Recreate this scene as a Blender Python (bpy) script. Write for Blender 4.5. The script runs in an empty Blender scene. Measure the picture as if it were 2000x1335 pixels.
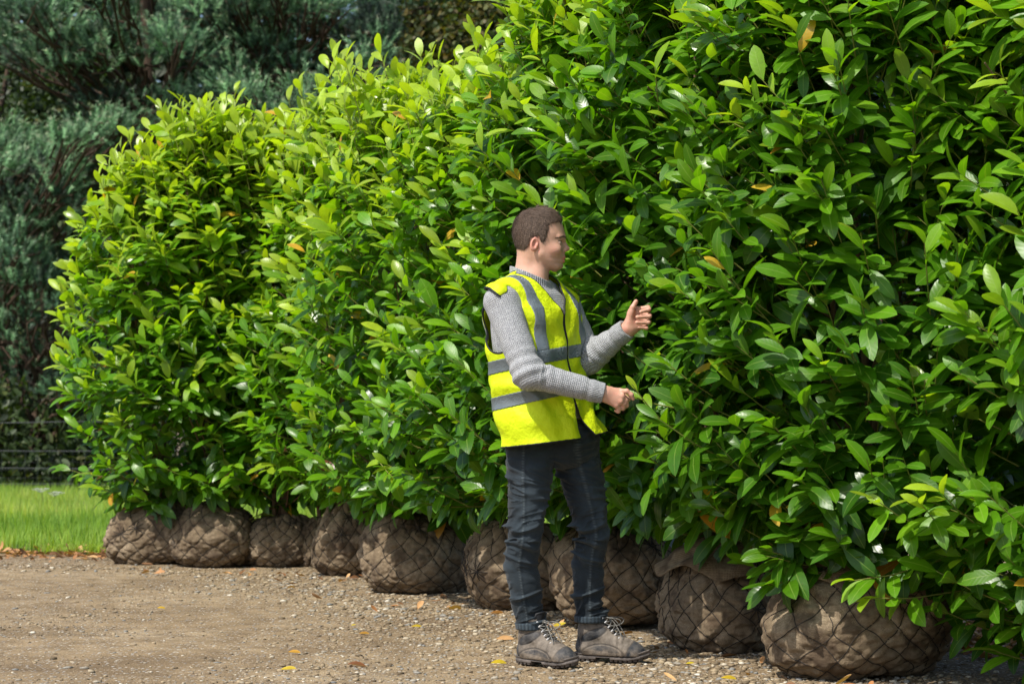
import bpy, math, random
import numpy as np
from mathutils import Vector, Matrix

R = math.radians
rng = np.random.default_rng(7)
random.seed(7)
SC = bpy.context.scene
COL = SC.collection

# ------------------------------------------------------------------ camera, sky, sun, exposure
cam_d = bpy.data.cameras.new('camera')
cam = bpy.data.objects.new('camera', cam_d)
COL.objects.link(cam)
FPX = 3889.0                       # focal length in pixels of the 2000 px wide photograph
cam_d.sensor_width = 36.0
cam_d.lens = FPX / 2000.0 * 36.0
cam.location = (0, 0, 1.0)
PITCH = math.atan((809 - 667.5) / FPX)
cam.rotation_euler = (R(90) + PITCH, 0, 0)
cam_d.clip_start = 0.1
cam_d.clip_end = 2000
cam_d.dof.use_dof = True
cam_d.dof.focus_distance = 8.1
cam_d.dof.aperture_fstop = 5.0
SC.camera = cam

SUN_EL, SUN_DIR = 54.0, Vector((-0.62, -0.60, 0)).normalized()   # horizontal direction towards the sun
world = bpy.data.worlds.new('World')
SC.world = world
world.use_nodes = True
wn = world.node_tree.nodes
wn.clear()
sky = wn.new('ShaderNodeTexSky')
sky.sky_type = 'NISHITA'
sky.sun_disc = False
sky.sun_elevation = R(SUN_EL)
sky.sun_rotation = math.atan2(SUN_DIR.x, SUN_DIR.y)
sky.air_density = 1.0
sky.dust_density = 2.0
bg = wn.new('ShaderNodeBackground')
bg.inputs[1].default_value = 0.15
wo = wn.new('ShaderNodeOutputWorld')
world.node_tree.links.new(sky.outputs[0], bg.inputs[0])
world.node_tree.links.new(bg.outputs[0], wo.inputs[0])
sun_d = bpy.data.lights.new('sun', 'SUN')
sun_d.energy = 4.2
sun_d.angle = R(0.6)
sun_d.color = (1.0, 0.95, 0.86)
sun = bpy.data.objects.new('sun', sun_d)
COL.objects.link(sun)
sdir = Vector((SUN_DIR.x * math.cos(R(SUN_EL)), SUN_DIR.y * math.cos(R(SUN_EL)), math.sin(R(SUN_EL))))
sun.rotation_euler = sdir.to_track_quat('Z', 'Y').to_euler()
SC.view_settings.view_transform = 'Standard'
SC.view_settings.look = 'None'
SC.view_settings.exposure = 0.42
SC.view_settings.gamma = 1.0
SC.render.engine = 'CYCLES'
cy = SC.cycles
cy.max_bounces = 7
cy.diffuse_bounces = 3
cy.glossy_bounces = 2
cy.transmission_bounces = 4
cy.transparent_max_bounces = 4
cy.caustics_reflective = False
cy.caustics_refractive = False
cy.sample_clamp_indirect = 4.0
cy.use_denoising = True


# ------------------------------------------------------------------ helpers
def W(px, py, D):
    """a point of the photograph (2000 x 1335) at distance D"""
    return np.array([(px - 1000.0) / FPX * D, D, 1.0 + (809.0 - py) / FPX * D])


def tag(o, label=None, cat=None, group=None, kind=None):
    if label: o['label'] = label
    if cat: o['category'] = cat
    if group: o['group'] = group
    if kind: o['kind'] = kind
    return o


def empty(name, loc):
    o = bpy.data.objects.new(name, None)
    o.location = loc
    COL.objects.link(o)
    return o


def link(name, me, mat, parent=None, smooth=True):
    o = bpy.data.objects.new(name, me)
    COL.objects.link(o)
    for m in (mat if isinstance(mat, (list, tuple)) else [mat]):
        me.materials.append(m)
    if smooth:
        me.polygons.foreach_set('use_smooth', np.ones(len(me.polygons), dtype=bool))
    if parent is not None:
        o.parent = parent
        o.matrix_parent_inverse = Matrix.Translation(-parent.location)
    return o


def mesh_np(name, V, loops, sizes, attrs=None):
    """mesh from flat numpy arrays"""
    me = bpy.data.meshes.new(name)
    V = np.ascontiguousarray(V, dtype=np.float32)
    loops = np.ascontiguousarray(loops, dtype=np.int32).ravel()
    sizes = np.ascontiguousarray(sizes, dtype=np.int32).ravel()
    me.vertices.add(len(V))
    me.vertices.foreach_set('co', V.ravel())
    me.loops.add(len(loops))
    me.loops.foreach_set('vertex_index', loops)
    me.polygons.add(len(sizes))
    st = np.concatenate([[0], np.cumsum(sizes)[:-1]]).astype(np.int32)
    me.polygons.foreach_set('loop_start', st)
    me.update(calc_edges=True)
    for k, a in (attrs or {}).items():
        a = np.ascontiguousarray(a, dtype=np.float32)
        at = me.attributes.new(k, 'FLOAT_VECTOR' if a.ndim == 2 else 'FLOAT', 'POINT')
        at.data.foreach_set('vector' if a.ndim == 2 else 'value', a.ravel())
    return me


def unit(v):
    v = np.asarray(v, dtype=float)
    return v / np.maximum(np.linalg.norm(v, axis=-1, keepdims=True), 1e-9)


def _hash(ix, iy, iz, seed):
    h = (ix * 374761393 + iy * 668265263 + iz * 2147483647 + seed * 974634777) & 0xFFFFFFFF
    h = ((h ^ (h >> 13)) * 1274126177) & 0xFFFFFFFF
    return ((h ^ (h >> 16)) & 0xFFFF) / 65535.0


def noise3(p, scale=1.0, seed=0):
    """value noise, -1..1"""
    p = np.asarray(p, dtype=float) * scale
    i = np.floor(p).astype(np.int64)
    f = p - i
    f = f * f * (3 - 2 * f)
    out = 0
    for dx in (0, 1):
        for dy in (0, 1):
            for dz in (0, 1):
                w = (f[..., 0] if dx else 1 - f[..., 0]) * (f[..., 1] if dy else 1 - f[..., 1]) * (f[..., 2] if dz else 1 - f[..., 2])
                out = out + w * _hash(i[..., 0] + dx, i[..., 1] + dy, i[..., 2] + dz, seed)
    return out * 2 - 1


def fbm(p, scale, seed=0, octv=3):
    a, s, o = 1.0, scale, 0
    for k in range(octv):
        o = o + a * noise3(p, s, seed + k)
        a *= 0.5
        s *= 2.1
    return o


class MB:
    """collects tubes and grids into one mesh"""
    def __init__(s):
        s.V, s.L, s.S, s.n, s.A = [], [], [], 0, []

    def add(s, V, F, a=None):
        V = np.asarray(V, float)
        F = np.asarray(F)
        s.V.append(V)
        s.L.append((F + s.n).ravel())
        s.S.append(np.full(len(F), F.shape[1]))
        s.A.append(np.zeros((len(V), 3)) if a is None else np.broadcast_to(np.asarray(a, float), (len(V), 3)))
        s.n += len(V)

    def tube(s, pts, rad, n=6, a=None, cap=True):
        pts = np.asarray(pts, float)
        m = len(pts)
        rad = np.broadcast_to(np.asarray(rad, float), (m,))
        T = unit(np.gradient(pts, axis=0))
        ref = np.array([0, 0, 1.0]) if abs(T[0][2]) < 0.9 else np.array([1.0, 0, 0])
        U = []
        u = unit(np.cross(T[0], ref))
        for t in T:
            u = unit(u - t * np.dot(u, t))
            U.append(u)
        U = np.array(U)
        B = np.cross(T, U)
        ang = np.linspace(0, 2 * math.pi, n, endpoint=False)
        V = pts[:, None] + rad[:, None, None] * (np.cos(ang)[None, :, None] * U[:, None] + np.sin(ang)[None, :, None] * B[:, None])
        F = []
        for i in range(m - 1):
            for j in range(n):
                k = (j + 1) % n
                F.append((i * n + j, i * n + k, (i + 1) * n + k, (i + 1) * n + j))
        s.add(V.reshape(-1, 3), F, a)
        if cap:
            for e in (0, m - 1):
                c = s.n
                s.add(np.vstack([V[e], pts[e][None]]), [(j, (j + 1) % n, n) if e else ((j + 1) % n, j, n) for j in range(n)], a)

    def box(s, lo, hi, a=None):
        x0, y0, z0 = lo
        x1, y1, z1 = hi
        V = [(x0, y0, z0), (x1, y0, z0), (x1, y1, z0), (x0, y1, z0), (x0, y0, z1), (x1, y0, z1), (x1, y1, z1), (x0, y1, z1)]
        F = [(3, 2, 1, 0), (4, 5, 6, 7), (0, 1, 5, 4), (1, 2, 6, 5), (2, 3, 7, 6), (3, 0, 4, 7)]
        s.add(V, F, a)

    def build(s, name, mat, parent=None, smooth=True, attr=None):
        me = mesh_np(name, np.vstack(s.V), np.concatenate(s.L), np.concatenate(s.S), {attr: np.vstack(s.A)} if attr else None)
        return link(name, me, mat, parent, smooth)


# ------------------------------------------------------------------ node helpers
class NT:
    def __init__(s, name):
        s.m = bpy.data.materials.new(name)
        s.m.use_nodes = True
        s.t = s.m.node_tree
        s.t.nodes.clear()
        s.out = s.n('ShaderNodeOutputMaterial')

    def n(s, typ, **kw):
        nd = s.t.nodes.new(typ)
        for k, v in kw.items():
            setattr(nd, k, v)
        return nd

    def l(s, a, b):
        s.t.links.new(a, b)

    def setin(s, nd, i, v):
        if v is None: return
        if hasattr(v, 'is_output') or hasattr(v, 'links'):
            s.l(v, nd.inputs[i])
        else:
            if isinstance(v, (tuple, list)) and len(v) == 3 and nd.inputs[i].type == 'RGBA':
                v = (*v, 1)
            nd.inputs[i].default_value = v

    def attr(s, name):
        nd = s.n('ShaderNodeAttribute', attribute_name=name)
        return nd

    def sep(s, v):
        nd = s.n('ShaderNodeSeparateXYZ')
        s.l(v, nd.inputs[0])
        return nd.outputs

    def comb(s, x, y, z):
        nd = s.n('ShaderNodeCombineXYZ')
        for i, v in enumerate((x, y, z)): s.setin(nd, i, v)
        return nd.outputs[0]

    def math(s, op, a, b=None, c=None, clamp=False):
        nd = s.n('ShaderNodeMath', operation=op, use_clamp=clamp)
        for i, v in enumerate((a, b, c)):
            s.setin(nd, i, v)
        return nd.outputs[0]

    def mix(s, f, a, b, blend='MIX'):
        nd = s.n('ShaderNodeMix', data_type='RGBA', blend_type=blend)
        s.setin(nd, 0, f)
        s.setin(nd, 6, a)
        s.setin(nd, 7, b)
        return nd.outputs[2]

    def noise(s, scale, vec=None, detail=3, rough=0.6, dist=0.0):
        nd = s.n('ShaderNodeTexNoise')
        nd.inputs['Scale'].default_value = scale
        nd.inputs['Detail'].default_value = detail
        nd.inputs['Roughness'].default_value = rough
        nd.inputs['Distortion'].default_value = dist
        if vec is not None: s.l(vec, nd.inputs['Vector'])
        return nd.outputs

    def voro(s, scale, vec=None, feature='F1', rand=1.0):
        nd = s.n('ShaderNodeTexVoronoi', feature=feature)
        nd.inputs['Scale'].default_value = scale
        nd.inputs['Randomness'].default_value = rand
        if vec is not None: s.l(vec, nd.inputs['Vector'])
        return nd.outputs

    def ramp(s, f, stops, interp='LINEAR'):
        nd = s.n('ShaderNodeValToRGB')
        nd.color_ramp.interpolation = interp
        e = nd.color_ramp.elements
        while len(e) < len(stops): e.new(0.5)
        for k, (p, c) in enumerate(stops):
            e[k].position = p
            e[k].color = (*c, 1) if isinstance(c, (tuple, list)) else (c, c, c, 1)
        s.l(f, nd.inputs[0])
        return nd.outputs[0]

    def obj(s):
        return s.n('ShaderNodeTexCoord').outputs['Object']

    def bump(s, h, strength=0.5, dist=0.01, nrm=None):
        nd = s.n('ShaderNodeBump')
        nd.inputs['Strength'].default_value = strength
        nd.inputs['Distance'].default_value = dist
        s.l(h, nd.inputs['Height'])
        if nrm is not None: s.l(nrm, nd.inputs['Normal'])
        return nd.outputs[0]

    def pbr(s, col, rough=0.6, spec=0.5, normal=None, **kw):
        p = s.n('ShaderNodeBsdfPrincipled')
        s.setin(p, 'Base Color', col)
        s.setin(p, 'Roughness', rough)
        s.setin(p, 'Specular IOR Level', spec)
        if normal is not None: s.l(normal, p.inputs['Normal'])
        for k, v in kw.items(): s.setin(p, k.replace('_', ' '), v)
        return p.outputs[0]

    def done(s, sh):
        s.l(sh, s.out.inputs[0])
        return s.m


def leafy(name, old, mid, young, back, rough=0.3, trans=0.35, veins=True):
    """two-sided leaf; attribute lc = (across -1..1, along 0..1, random), lt = (age, yellow, random)"""
    t = NT(name)
    lc = t.sep(t.attr('lc').outputs['Vector'])
    lt = t.sep(t.attr('lt').outputs['Vector'])
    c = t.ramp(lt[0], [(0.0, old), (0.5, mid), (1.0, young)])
    hv = t.math('MULTIPLY_ADD', lt[2], 0.5, 0.75)
    c = t.mix(1.0, c, t.comb(hv, hv, hv), 'MULTIPLY')
    yc = t.ramp(lt[1], [(0.0, (0.55, 0.46, 0.04)), (0.5, (0.55, 0.30, 0.03)), (0.75, (0.22, 0.09, 0.04)), (1.0, (0.13, 0.05, 0.03))])
    c = t.mix(t.math('GREATER_THAN', lt[1], 0.05), c, yc)
    ax = t.math('ABSOLUTE', lc[0])
    tc_ = t.n('ShaderNodeTexCoord').outputs['Object']
    mott = t.noise(22, tc_, 3)[0]
    mv = t.math('MULTIPLY_ADD', mott, 0.7, 0.65)
    c = t.mix(1.0, c, t.comb(mv, mv, t.math('MULTIPLY', mv, 0.9)), 'MULTIPLY')
    if veins:
        spot = t.math('MULTIPLY', t.ramp(t.noise(130, tc_, 2)[0], [(0.70, 0.0), (0.74, 1.0)]), t.math('GREATER_THAN', lt[2], 0.72))
        c = t.mix(spot, c, (0.10, 0.06, 0.02))
    nrm = None
    if veins:
        rib = t.ramp(ax, [(0.0, 1.0), (0.04, 0.8), (0.08, 0.0)])
        c = t.mix(t.math('MULTIPLY', rib, 0.42), c, (0.28, 0.40, 0.09))
        ph = t.math('SUBTRACT', t.math('MULTIPLY', lc[1], 52.0), t.math('MULTIPLY', ax, 9.0))
        v = t.math('SINE', ph)
        nz = t.noise(60, None, 2)[0]
        hgt = t.math('ADD', t.math('MULTIPLY', v, 0.5), t.math('MULTIPLY', nz, 1.2))
        nrm = t.bump(hgt, 0.16, 0.0010)
    geo = t.n('ShaderNodeNewGeometry')
    bk = geo.outputs['Backfacing']
    cb = t.mix(0.6, c, back)
    c2 = t.mix(bk, c, cb)
    rg = t.math('ADD', t.math('MULTIPLY_ADD', lt[2], 0.15, rough), t.math('MULTIPLY', bk, 0.25))
    p = t.pbr(c2, rg, 0.38, nrm)
    tr = t.n('ShaderNodeBsdfTranslucent')
    tc = t.mix(1.0, c, (2.0, 2.0, 0.4), 'MULTIPLY')
    t.l(tc, tr.inputs[0])
    mx = t.n('ShaderNodeMixShader')
    mx.inputs[0].default_value = trans
    t.l(p, mx.inputs[1])
    t.l(tr.outputs[0], mx.inputs[2])
    return t.done(mx.outputs[0])


M = {}
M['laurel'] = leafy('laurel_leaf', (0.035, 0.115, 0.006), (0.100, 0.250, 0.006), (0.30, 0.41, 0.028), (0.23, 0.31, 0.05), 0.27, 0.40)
M['broad'] = leafy('broad_leaf', (0.010, 0.020, 0.007), (0.04, 0.072, 0.018), (0.13, 0.10, 0.03), (0.08, 0.12, 0.05), 0.5, 0.25, False)
M['grass'] = leafy('grass_blade', (0.12, 0.22, 0.03), (0.23, 0.36, 0.05), (0.45, 0.47, 0.16), (0.25, 0.42, 0.08), 0.5, 0.40, False)
M['litter'] = leafy('dry_leaf', (0.12, 0.06, 0.03), (0.36, 0.16, 0.065), (0.52, 0.32, 0.16), (0.20, 0.13, 0.08), 0.6, 0.12, False)


def mk_needle():
    t = NT('pine_needle')
    lt = t.sep(t.attr('lt').outputs['Vector'])
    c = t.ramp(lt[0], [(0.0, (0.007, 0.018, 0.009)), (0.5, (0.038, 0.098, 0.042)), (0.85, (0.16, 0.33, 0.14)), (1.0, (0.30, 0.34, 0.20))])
    hv = t.math('MULTIPLY_ADD', lt[2], 0.7, 0.65)
    c = t.mix(1.0, c, t.comb(hv, hv, hv), 'MULTIPLY')
    return t.done(t.pbr(c, 0.5, 0.4))
M['needle'] = mk_needle()


def mk_bark(name, a, b):
    t = NT(name)
    o = t.obj()
    n = t.noise(14, o, 4)[0]
    mp = t.n('ShaderNodeMapping')
    mp.inputs['Scale'].default_value = (30, 30, 5)
    t.l(o, mp.inputs[0])
    v = t.voro(1.0, mp.outputs[0])[0]
    c = t.mix(n, a, b)
    return t.done(t.pbr(c, 0.85, 0.2, t.bump(t.math('ADD', n, v), 0.6, 0.01)))
M['bark'] = mk_bark('pine_bark', (0.035, 0.025, 0.018), (0.11, 0.07, 0.045))
M['stem'] = mk_bark('laurel_stem', (0.09, 0.06, 0.04), (0.17, 0.11, 0.07))


def mk_burlap():
    t = NT('burlap')
    o = t.obj()
    uv = t.sep(t.attr('lc').outputs['Vector'])
    a = t.math('SINE', t.math('MULTIPLY', uv[0], 2 * math.pi / 0.0062))
    b = t.math('SINE', t.math('MULTIPLY', uv[1], 2 * math.pi / 0.0062))
    wv = t.math('MAXIMUM', a, b)
    n1 = t.noise(5, o, 4)[0]
    n2 = t.noise(38, o, 4)[0]
    c = t.ramp(n1, [(0.25, (0.15, 0.11, 0.07)), (0.5, (0.265, 0.20, 0.13)), (0.75, (0.41, 0.325, 0.225))])
    c = t.mix(t.math('MULTIPLY', t.ramp(n2, [(0.45, 0.0), (0.65, 1.0)]), 0.35), c, (0.085, 0.055, 0.035))
    dk = t.ramp(wv, [(0.3, 0.55), (0.75, 1.0)])
    c = t.mix(0.7, c, t.mix(1.0, c, dk, 'MULTIPLY'))
    # soil pressed through the cloth, worst low down
    soil = t.math('MULTIPLY', t.ramp(t.noise(9, o, 3)[0], [(0.5, 0.0), (0.62, 1.0)]), 0.7)
    c = t.mix(soil, c, (0.07, 0.047, 0.032))
    h = t.math('ADD', t.math('MULTIPLY', wv, 0.25), t.math('MULTIPLY', n2, 1.0))
    return t.done(t.pbr(c, 0.92, 0.1, t.bump(h, 0.7, 0.006)))
M['burlap'] = mk_burlap()


def mk_plain(name, col, rough=0.7, var=0.25, scale=20, bump=0.2, spec=0.3):
    t = NT(name)
    n = t.noise(scale, t.obj(), 4)[0]
    d = tuple(x * (1 - var) for x in col)
    e = tuple(min(1, x * (1 + var)) for x in col)
    c = t.mix(t.ramp(n, [(0.3, 0.0), (0.7, 1.0)]), d, e)
    return t.done(t.pbr(c, rough, spec, t.bump(n, bump, 0.005)))
M['rope'] = mk_plain('net_rope', (0.035, 0.028, 0.022), 0.8)
M['wire'] = mk_plain('fence_wire', (0.07, 0.075, 0.08), 0.5, 0.1)
M['post'] = mk_plain('fence_post', (0.16, 0.13, 0.10), 0.85)
M['sheet'] = mk_plain('pale_plastic', (0.42, 0.50, 0.56), 0.35, 0.1, 3, 0.4)
M['rubber'] = mk_plain('boot_sole', (0.10, 0.085, 0.075), 0.75, 0.5, 30)
M['lace'] = mk_plain('boot_lace', (0.16, 0.155, 0.14), 0.7, 0.9, 90)
M['metal'] = mk_plain('lace_hook', (0.5, 0.5, 0.5), 0.35, 0.1)
M['piping'] = mk_plain('black_binding', (0.012, 0.013, 0.015), 0.6)
M['flower'] = mk_plain('white_flower', (0.75, 0.76, 0.70), 0.6, 0.08)


def mk_ground(name, cols, gravel):
    t = NT(name)
    o = t.obj()
    big = t.noise(0.9, o, 5, 0.62)[0]
    med = t.noise(6, o, 5, 0.65)[0]
    fine = t.noise(90, o, 3)[0]
    c = t.ramp(big, [(0.30, cols[0]), (0.5, cols[1]), (0.70, cols[2])])
    c = t.mix(t.math('MULTIPLY', t.ramp(med, [(0.35, 1.0), (0.60, 0.0)]), 0.7), c, cols[3])
    v = t.n('ShaderNodeTexVoronoi')
    v.inputs['Scale'].default_value = 55
    t.l(o, v.inputs['Vector'])
    vc = t.sep(v.outputs['Color'])
    stone = t.math('MULTIPLY', t.math('LESS_THAN', v.outputs['Distance'], 0.42), t.math('GREATER_THAN', vc[0], 1.0 - gravel))
    sc = t.ramp(vc[1], [(0.0, (0.22, 0.16, 0.11)), (0.35, (0.30, 0.24, 0.17)), (0.6, (0.26, 0.25, 0.24)), (0.8, (0.42, 0.36, 0.27)), (1.0, (0.5, 0.47, 0.42))])
    c = t.mix(stone, c, sc)
    fv = t.math('MULTIPLY_ADD', fine, 0.9, 0.55)
    c = t.mix(1.0, c, t.comb(fv, fv, fv), 'MULTIPLY')
    h = t.math('ADD', t.math('ADD', t.math('MULTIPLY', med, 1.6), fine), t.math('MULTIPLY', stone, t.math('SUBTRACT', 0.9, v.outputs['Distance'])))
    return t.done(t.pbr(c, 0.92, 0.15, t.bump(h, 0.9, 0.012)))
M['track'] = mk_ground('track_earth', [(0.17, 0.12, 0.07), (0.28, 0.205, 0.12), (0.36, 0.275, 0.17), (0.13, 0.09, 0.052)], 0.45)
M['earth'] = mk_ground('field_earth', [(0.07, 0.10, 0.03), (0.09, 0.15, 0.035), (0.11, 0.17, 0.04), (0.06, 0.07, 0.03)], 0.05)


def mk_stone():
    t = NT('pebble')
    a = t.sep(t.attr('lc').outputs['Vector'])
    c = t.ramp(a[0], [(0.0, (0.12, 0.09, 0.055)), (0.4, (0.26, 0.195, 0.12)), (0.68, (0.36, 0.285, 0.18)), (0.80, (0.19, 0.195, 0.19)), (0.93, (0.44, 0.37, 0.26)), (1.0, (0.60, 0.56, 0.47))])
    n = t.noise(160, t.obj(), 2)[0]
    nv = t.math('MULTIPLY_ADD', n, 0.7, 0.6)
    return t.done(t.pbr(t.mix(1.0, c, t.comb(nv, nv, nv), 'MULTIPLY'), 0.8, 0.25))
M['stone'] = mk_stone()


# ------------------------------------------------------------------ leaves as real curved blades
T_ST = np.array([0.0, 0.10, 0.24, 0.42, 0.62, 0.80, 0.93])
T_W = np.array([0.07, 0.32, 0.70, 0.95, 1.00, 0.80, 0.38])
NS = len(T_ST)
NV = NS * 3 + 1


def leaf_arrays(P, A, N, ln, wd, curl, fold, age, yel):
    """one blade per row; returns V, loops, sizes, lc, lt"""
    n = len(P)
    A = unit(A)
    N = unit(N - A * np.sum(A * N, axis=1, keepdims=True))
    S = np.cross(A, N)
    t = np.append(T_ST, 1.0)
    w = np.append(T_W, 0.0)
    r1 = rng.random(n)
    r2 = rng.random(n)
    tip = rng.normal(0, 0.12, n)
    V = np.zeros((n, NV, 3))
    lc = np.zeros((n, NV, 3))
    k = 0
    for i in range(NS + 1):
        c = P + ln[:, None] * (A * (t[i] - 0.12 * (curl[:, None] ** 2) * t[i] ** 3) - N * (0.5 * curl[:, None] * t[i] ** 2) + S * (tip[:, None] * t[i] ** 2 * 0.5))
        for j in ((-1, 0, 1) if i < NS else (0,)):
            V[:, k] = c + S * (j * w[i] * wd)[:, None] + N * (abs(j) * w[i] * wd * fold)[:, None]
            lc[:, k, 0] = j
            lc[:, k, 1] = t[i]
            lc[:, k, 2] = r1
            k += 1
    q = []
    for i in range(NS - 1):
        a = i * 3
        q += [(a, a + 1, a + 4, a + 3), (a + 1, a + 2, a + 5, a + 4)]
    a = (NS - 1) * 3
    tr = [(a, a + 1, a + 3), (a + 1, a + 2, a + 3)]
    pat = np.array([x for f in q for x in f] + [x for f in tr for x in f])
    sz = np.array([4] * (2 * NS - 2) + [3] * 2)
    loops = (pat[None] + (np.arange(n) * NV)[:, None]).ravel()
    sizes = np.tile(sz, n)
    lt = np.zeros((n, NV, 3))
    lt[:, :, 0] = age[:, None]
    lt[:, :, 1] = yel[:, None]
    lt[:, :, 2] = r2[:, None]
    return V.reshape(-1, 3), loops, sizes, lc.reshape(-1, 3), lt.reshape(-1, 3)


def shoot_leaves(base, d, L, nl, age, size, upness, hang=0.0):
    """leaves set alternately along shoots. base, d: (n,3). Returns arrays for leaf_arrays"""
    n = len(base)
    P, A, N, ln, wd, cu, fo, ag = [], [], [], [], [], [], [], []
    ref = np.tile([0.0, 0, 1.0], (n, 1)) + rng.normal(0, 0.3, (n, 3))
    u = unit(np.cross(d, ref))
    v = np.cross(d, u)
    ph0 = rng.random(n) * 6.28
    steep = np.clip((d[:, 2] - .62) / .25, 0, 1)      # upright shoots spiral, side shoots spread their leaves in two ranks
    twist = rng.normal(0, .35, n)
    for k in range(nl):
        f = (k + 0.6) / nl
        ph = np.where(rng.random(n) < steep, ph0 + k * 2.5, math.pi * k + twist + rng.normal(0, .45, n))
        rad = np.cos(ph)[:, None] * u + np.sin(ph)[:, None] * v
        bend = d + np.array([0, 0, 1.0]) * (0.25 * f)
        pos = base + d * (L * (0.15 + 0.85 * f))[:, None] + np.array([0, 0, 1.0]) * (0.12 * L * f * f)[:, None]
        tip = f > 0.72
        op = (0.48 if tip else 1.05 - 0.35 * f) + rng.normal(0, 0.14, n)
        ax = unit(unit(bend) * np.cos(op)[:, None] + rad * np.sin(op)[:, None])
        ax = unit(ax + np.array([0, 0, -1.0]) * (hang * (1.2 - f) + (0 if tip else 0.10)))
        nm = unit(d) * 0.45 + np.array([0, 0, 1.0]) * upness + rng.normal(0, 0.22, (n, 3)) + np.array([SUN_DIR.x, SUN_DIR.y, 0]) * 0.38
        l = size * (0.78 if tip else 1.0) * (0.66 + 0.52 * rng.random(n)) * (0.85 if k == 0 else 1)
        P.append(pos); A.append(ax); N.append(nm); ln.append(l)
        wd.append(l * (0.155 + 0.055 * rng.random(n)))
        cu.append(0.35 + 0.80 * rng.random(n) * (0.5 if tip else 1))
        fo.append(-0.12 + 0.38 * rng.random(n) + (0.12 if tip else 0))
        ag.append(np.clip(age * (0.65 + 0.5 * f) + (0.18 if tip else 0) + rng.normal(0, 0.10, n), 0, 1))
    c = lambda a: np.concatenate(a)
    return c(P), c(A), c(N), c(ln), c(wd), c(cu), c(fo), c(ag)


def stems_mesh(mb, base, d, L, r=0.0032):
    up = np.array([0, 0, 1.0])
    for i in range(len(base)):
        p0, p1, p2 = base[i], base[i] + d[i] * L[i] * 0.55 + up * L[i] * 0.03, base[i] + d[i] * L[i] * 1.02 + up * L[i] * 0.12
        mb.tube([p0, p1, p2], [r, r * 0.8, r * 0.45], 4, (0, 0, 0), cap=False)


# how the crown of one plant widens and closes with height (fraction of its height above the lowest leaves)
PROF_T = np.array([0.0, 0.06, 0.16, 0.32, 0.6, 0.78, 0.90, 0.97, 1.0])
PROF_R = np.array([0.50, 0.78, 0.95, 1.0, 0.96, 0.86, 0.66, 0.40, 0.15])


def body_zone(P):
    """space taken by the person and the camera's clear line to them"""
    X, D, Z = P[:, 0], P[:, 1], P[:, 2]
    px = 1000 + X / D * FPX
    # a leaf standing before the figure, or inside it
    front = (D < 8.36) & (px > 935) & (px < 1205 + 10) & (Z < 1.92)
    arm = (D < 8.25) & (px >= 1215) & (px < 1282) & (Z > 1.27) & (Z < 1.50)
    arm2 = (D < 7.86) & (px >= 1190) & (px < 1236) & (Z > 1.02) & (Z < 1.14)
    return front | arm | arm2


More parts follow.
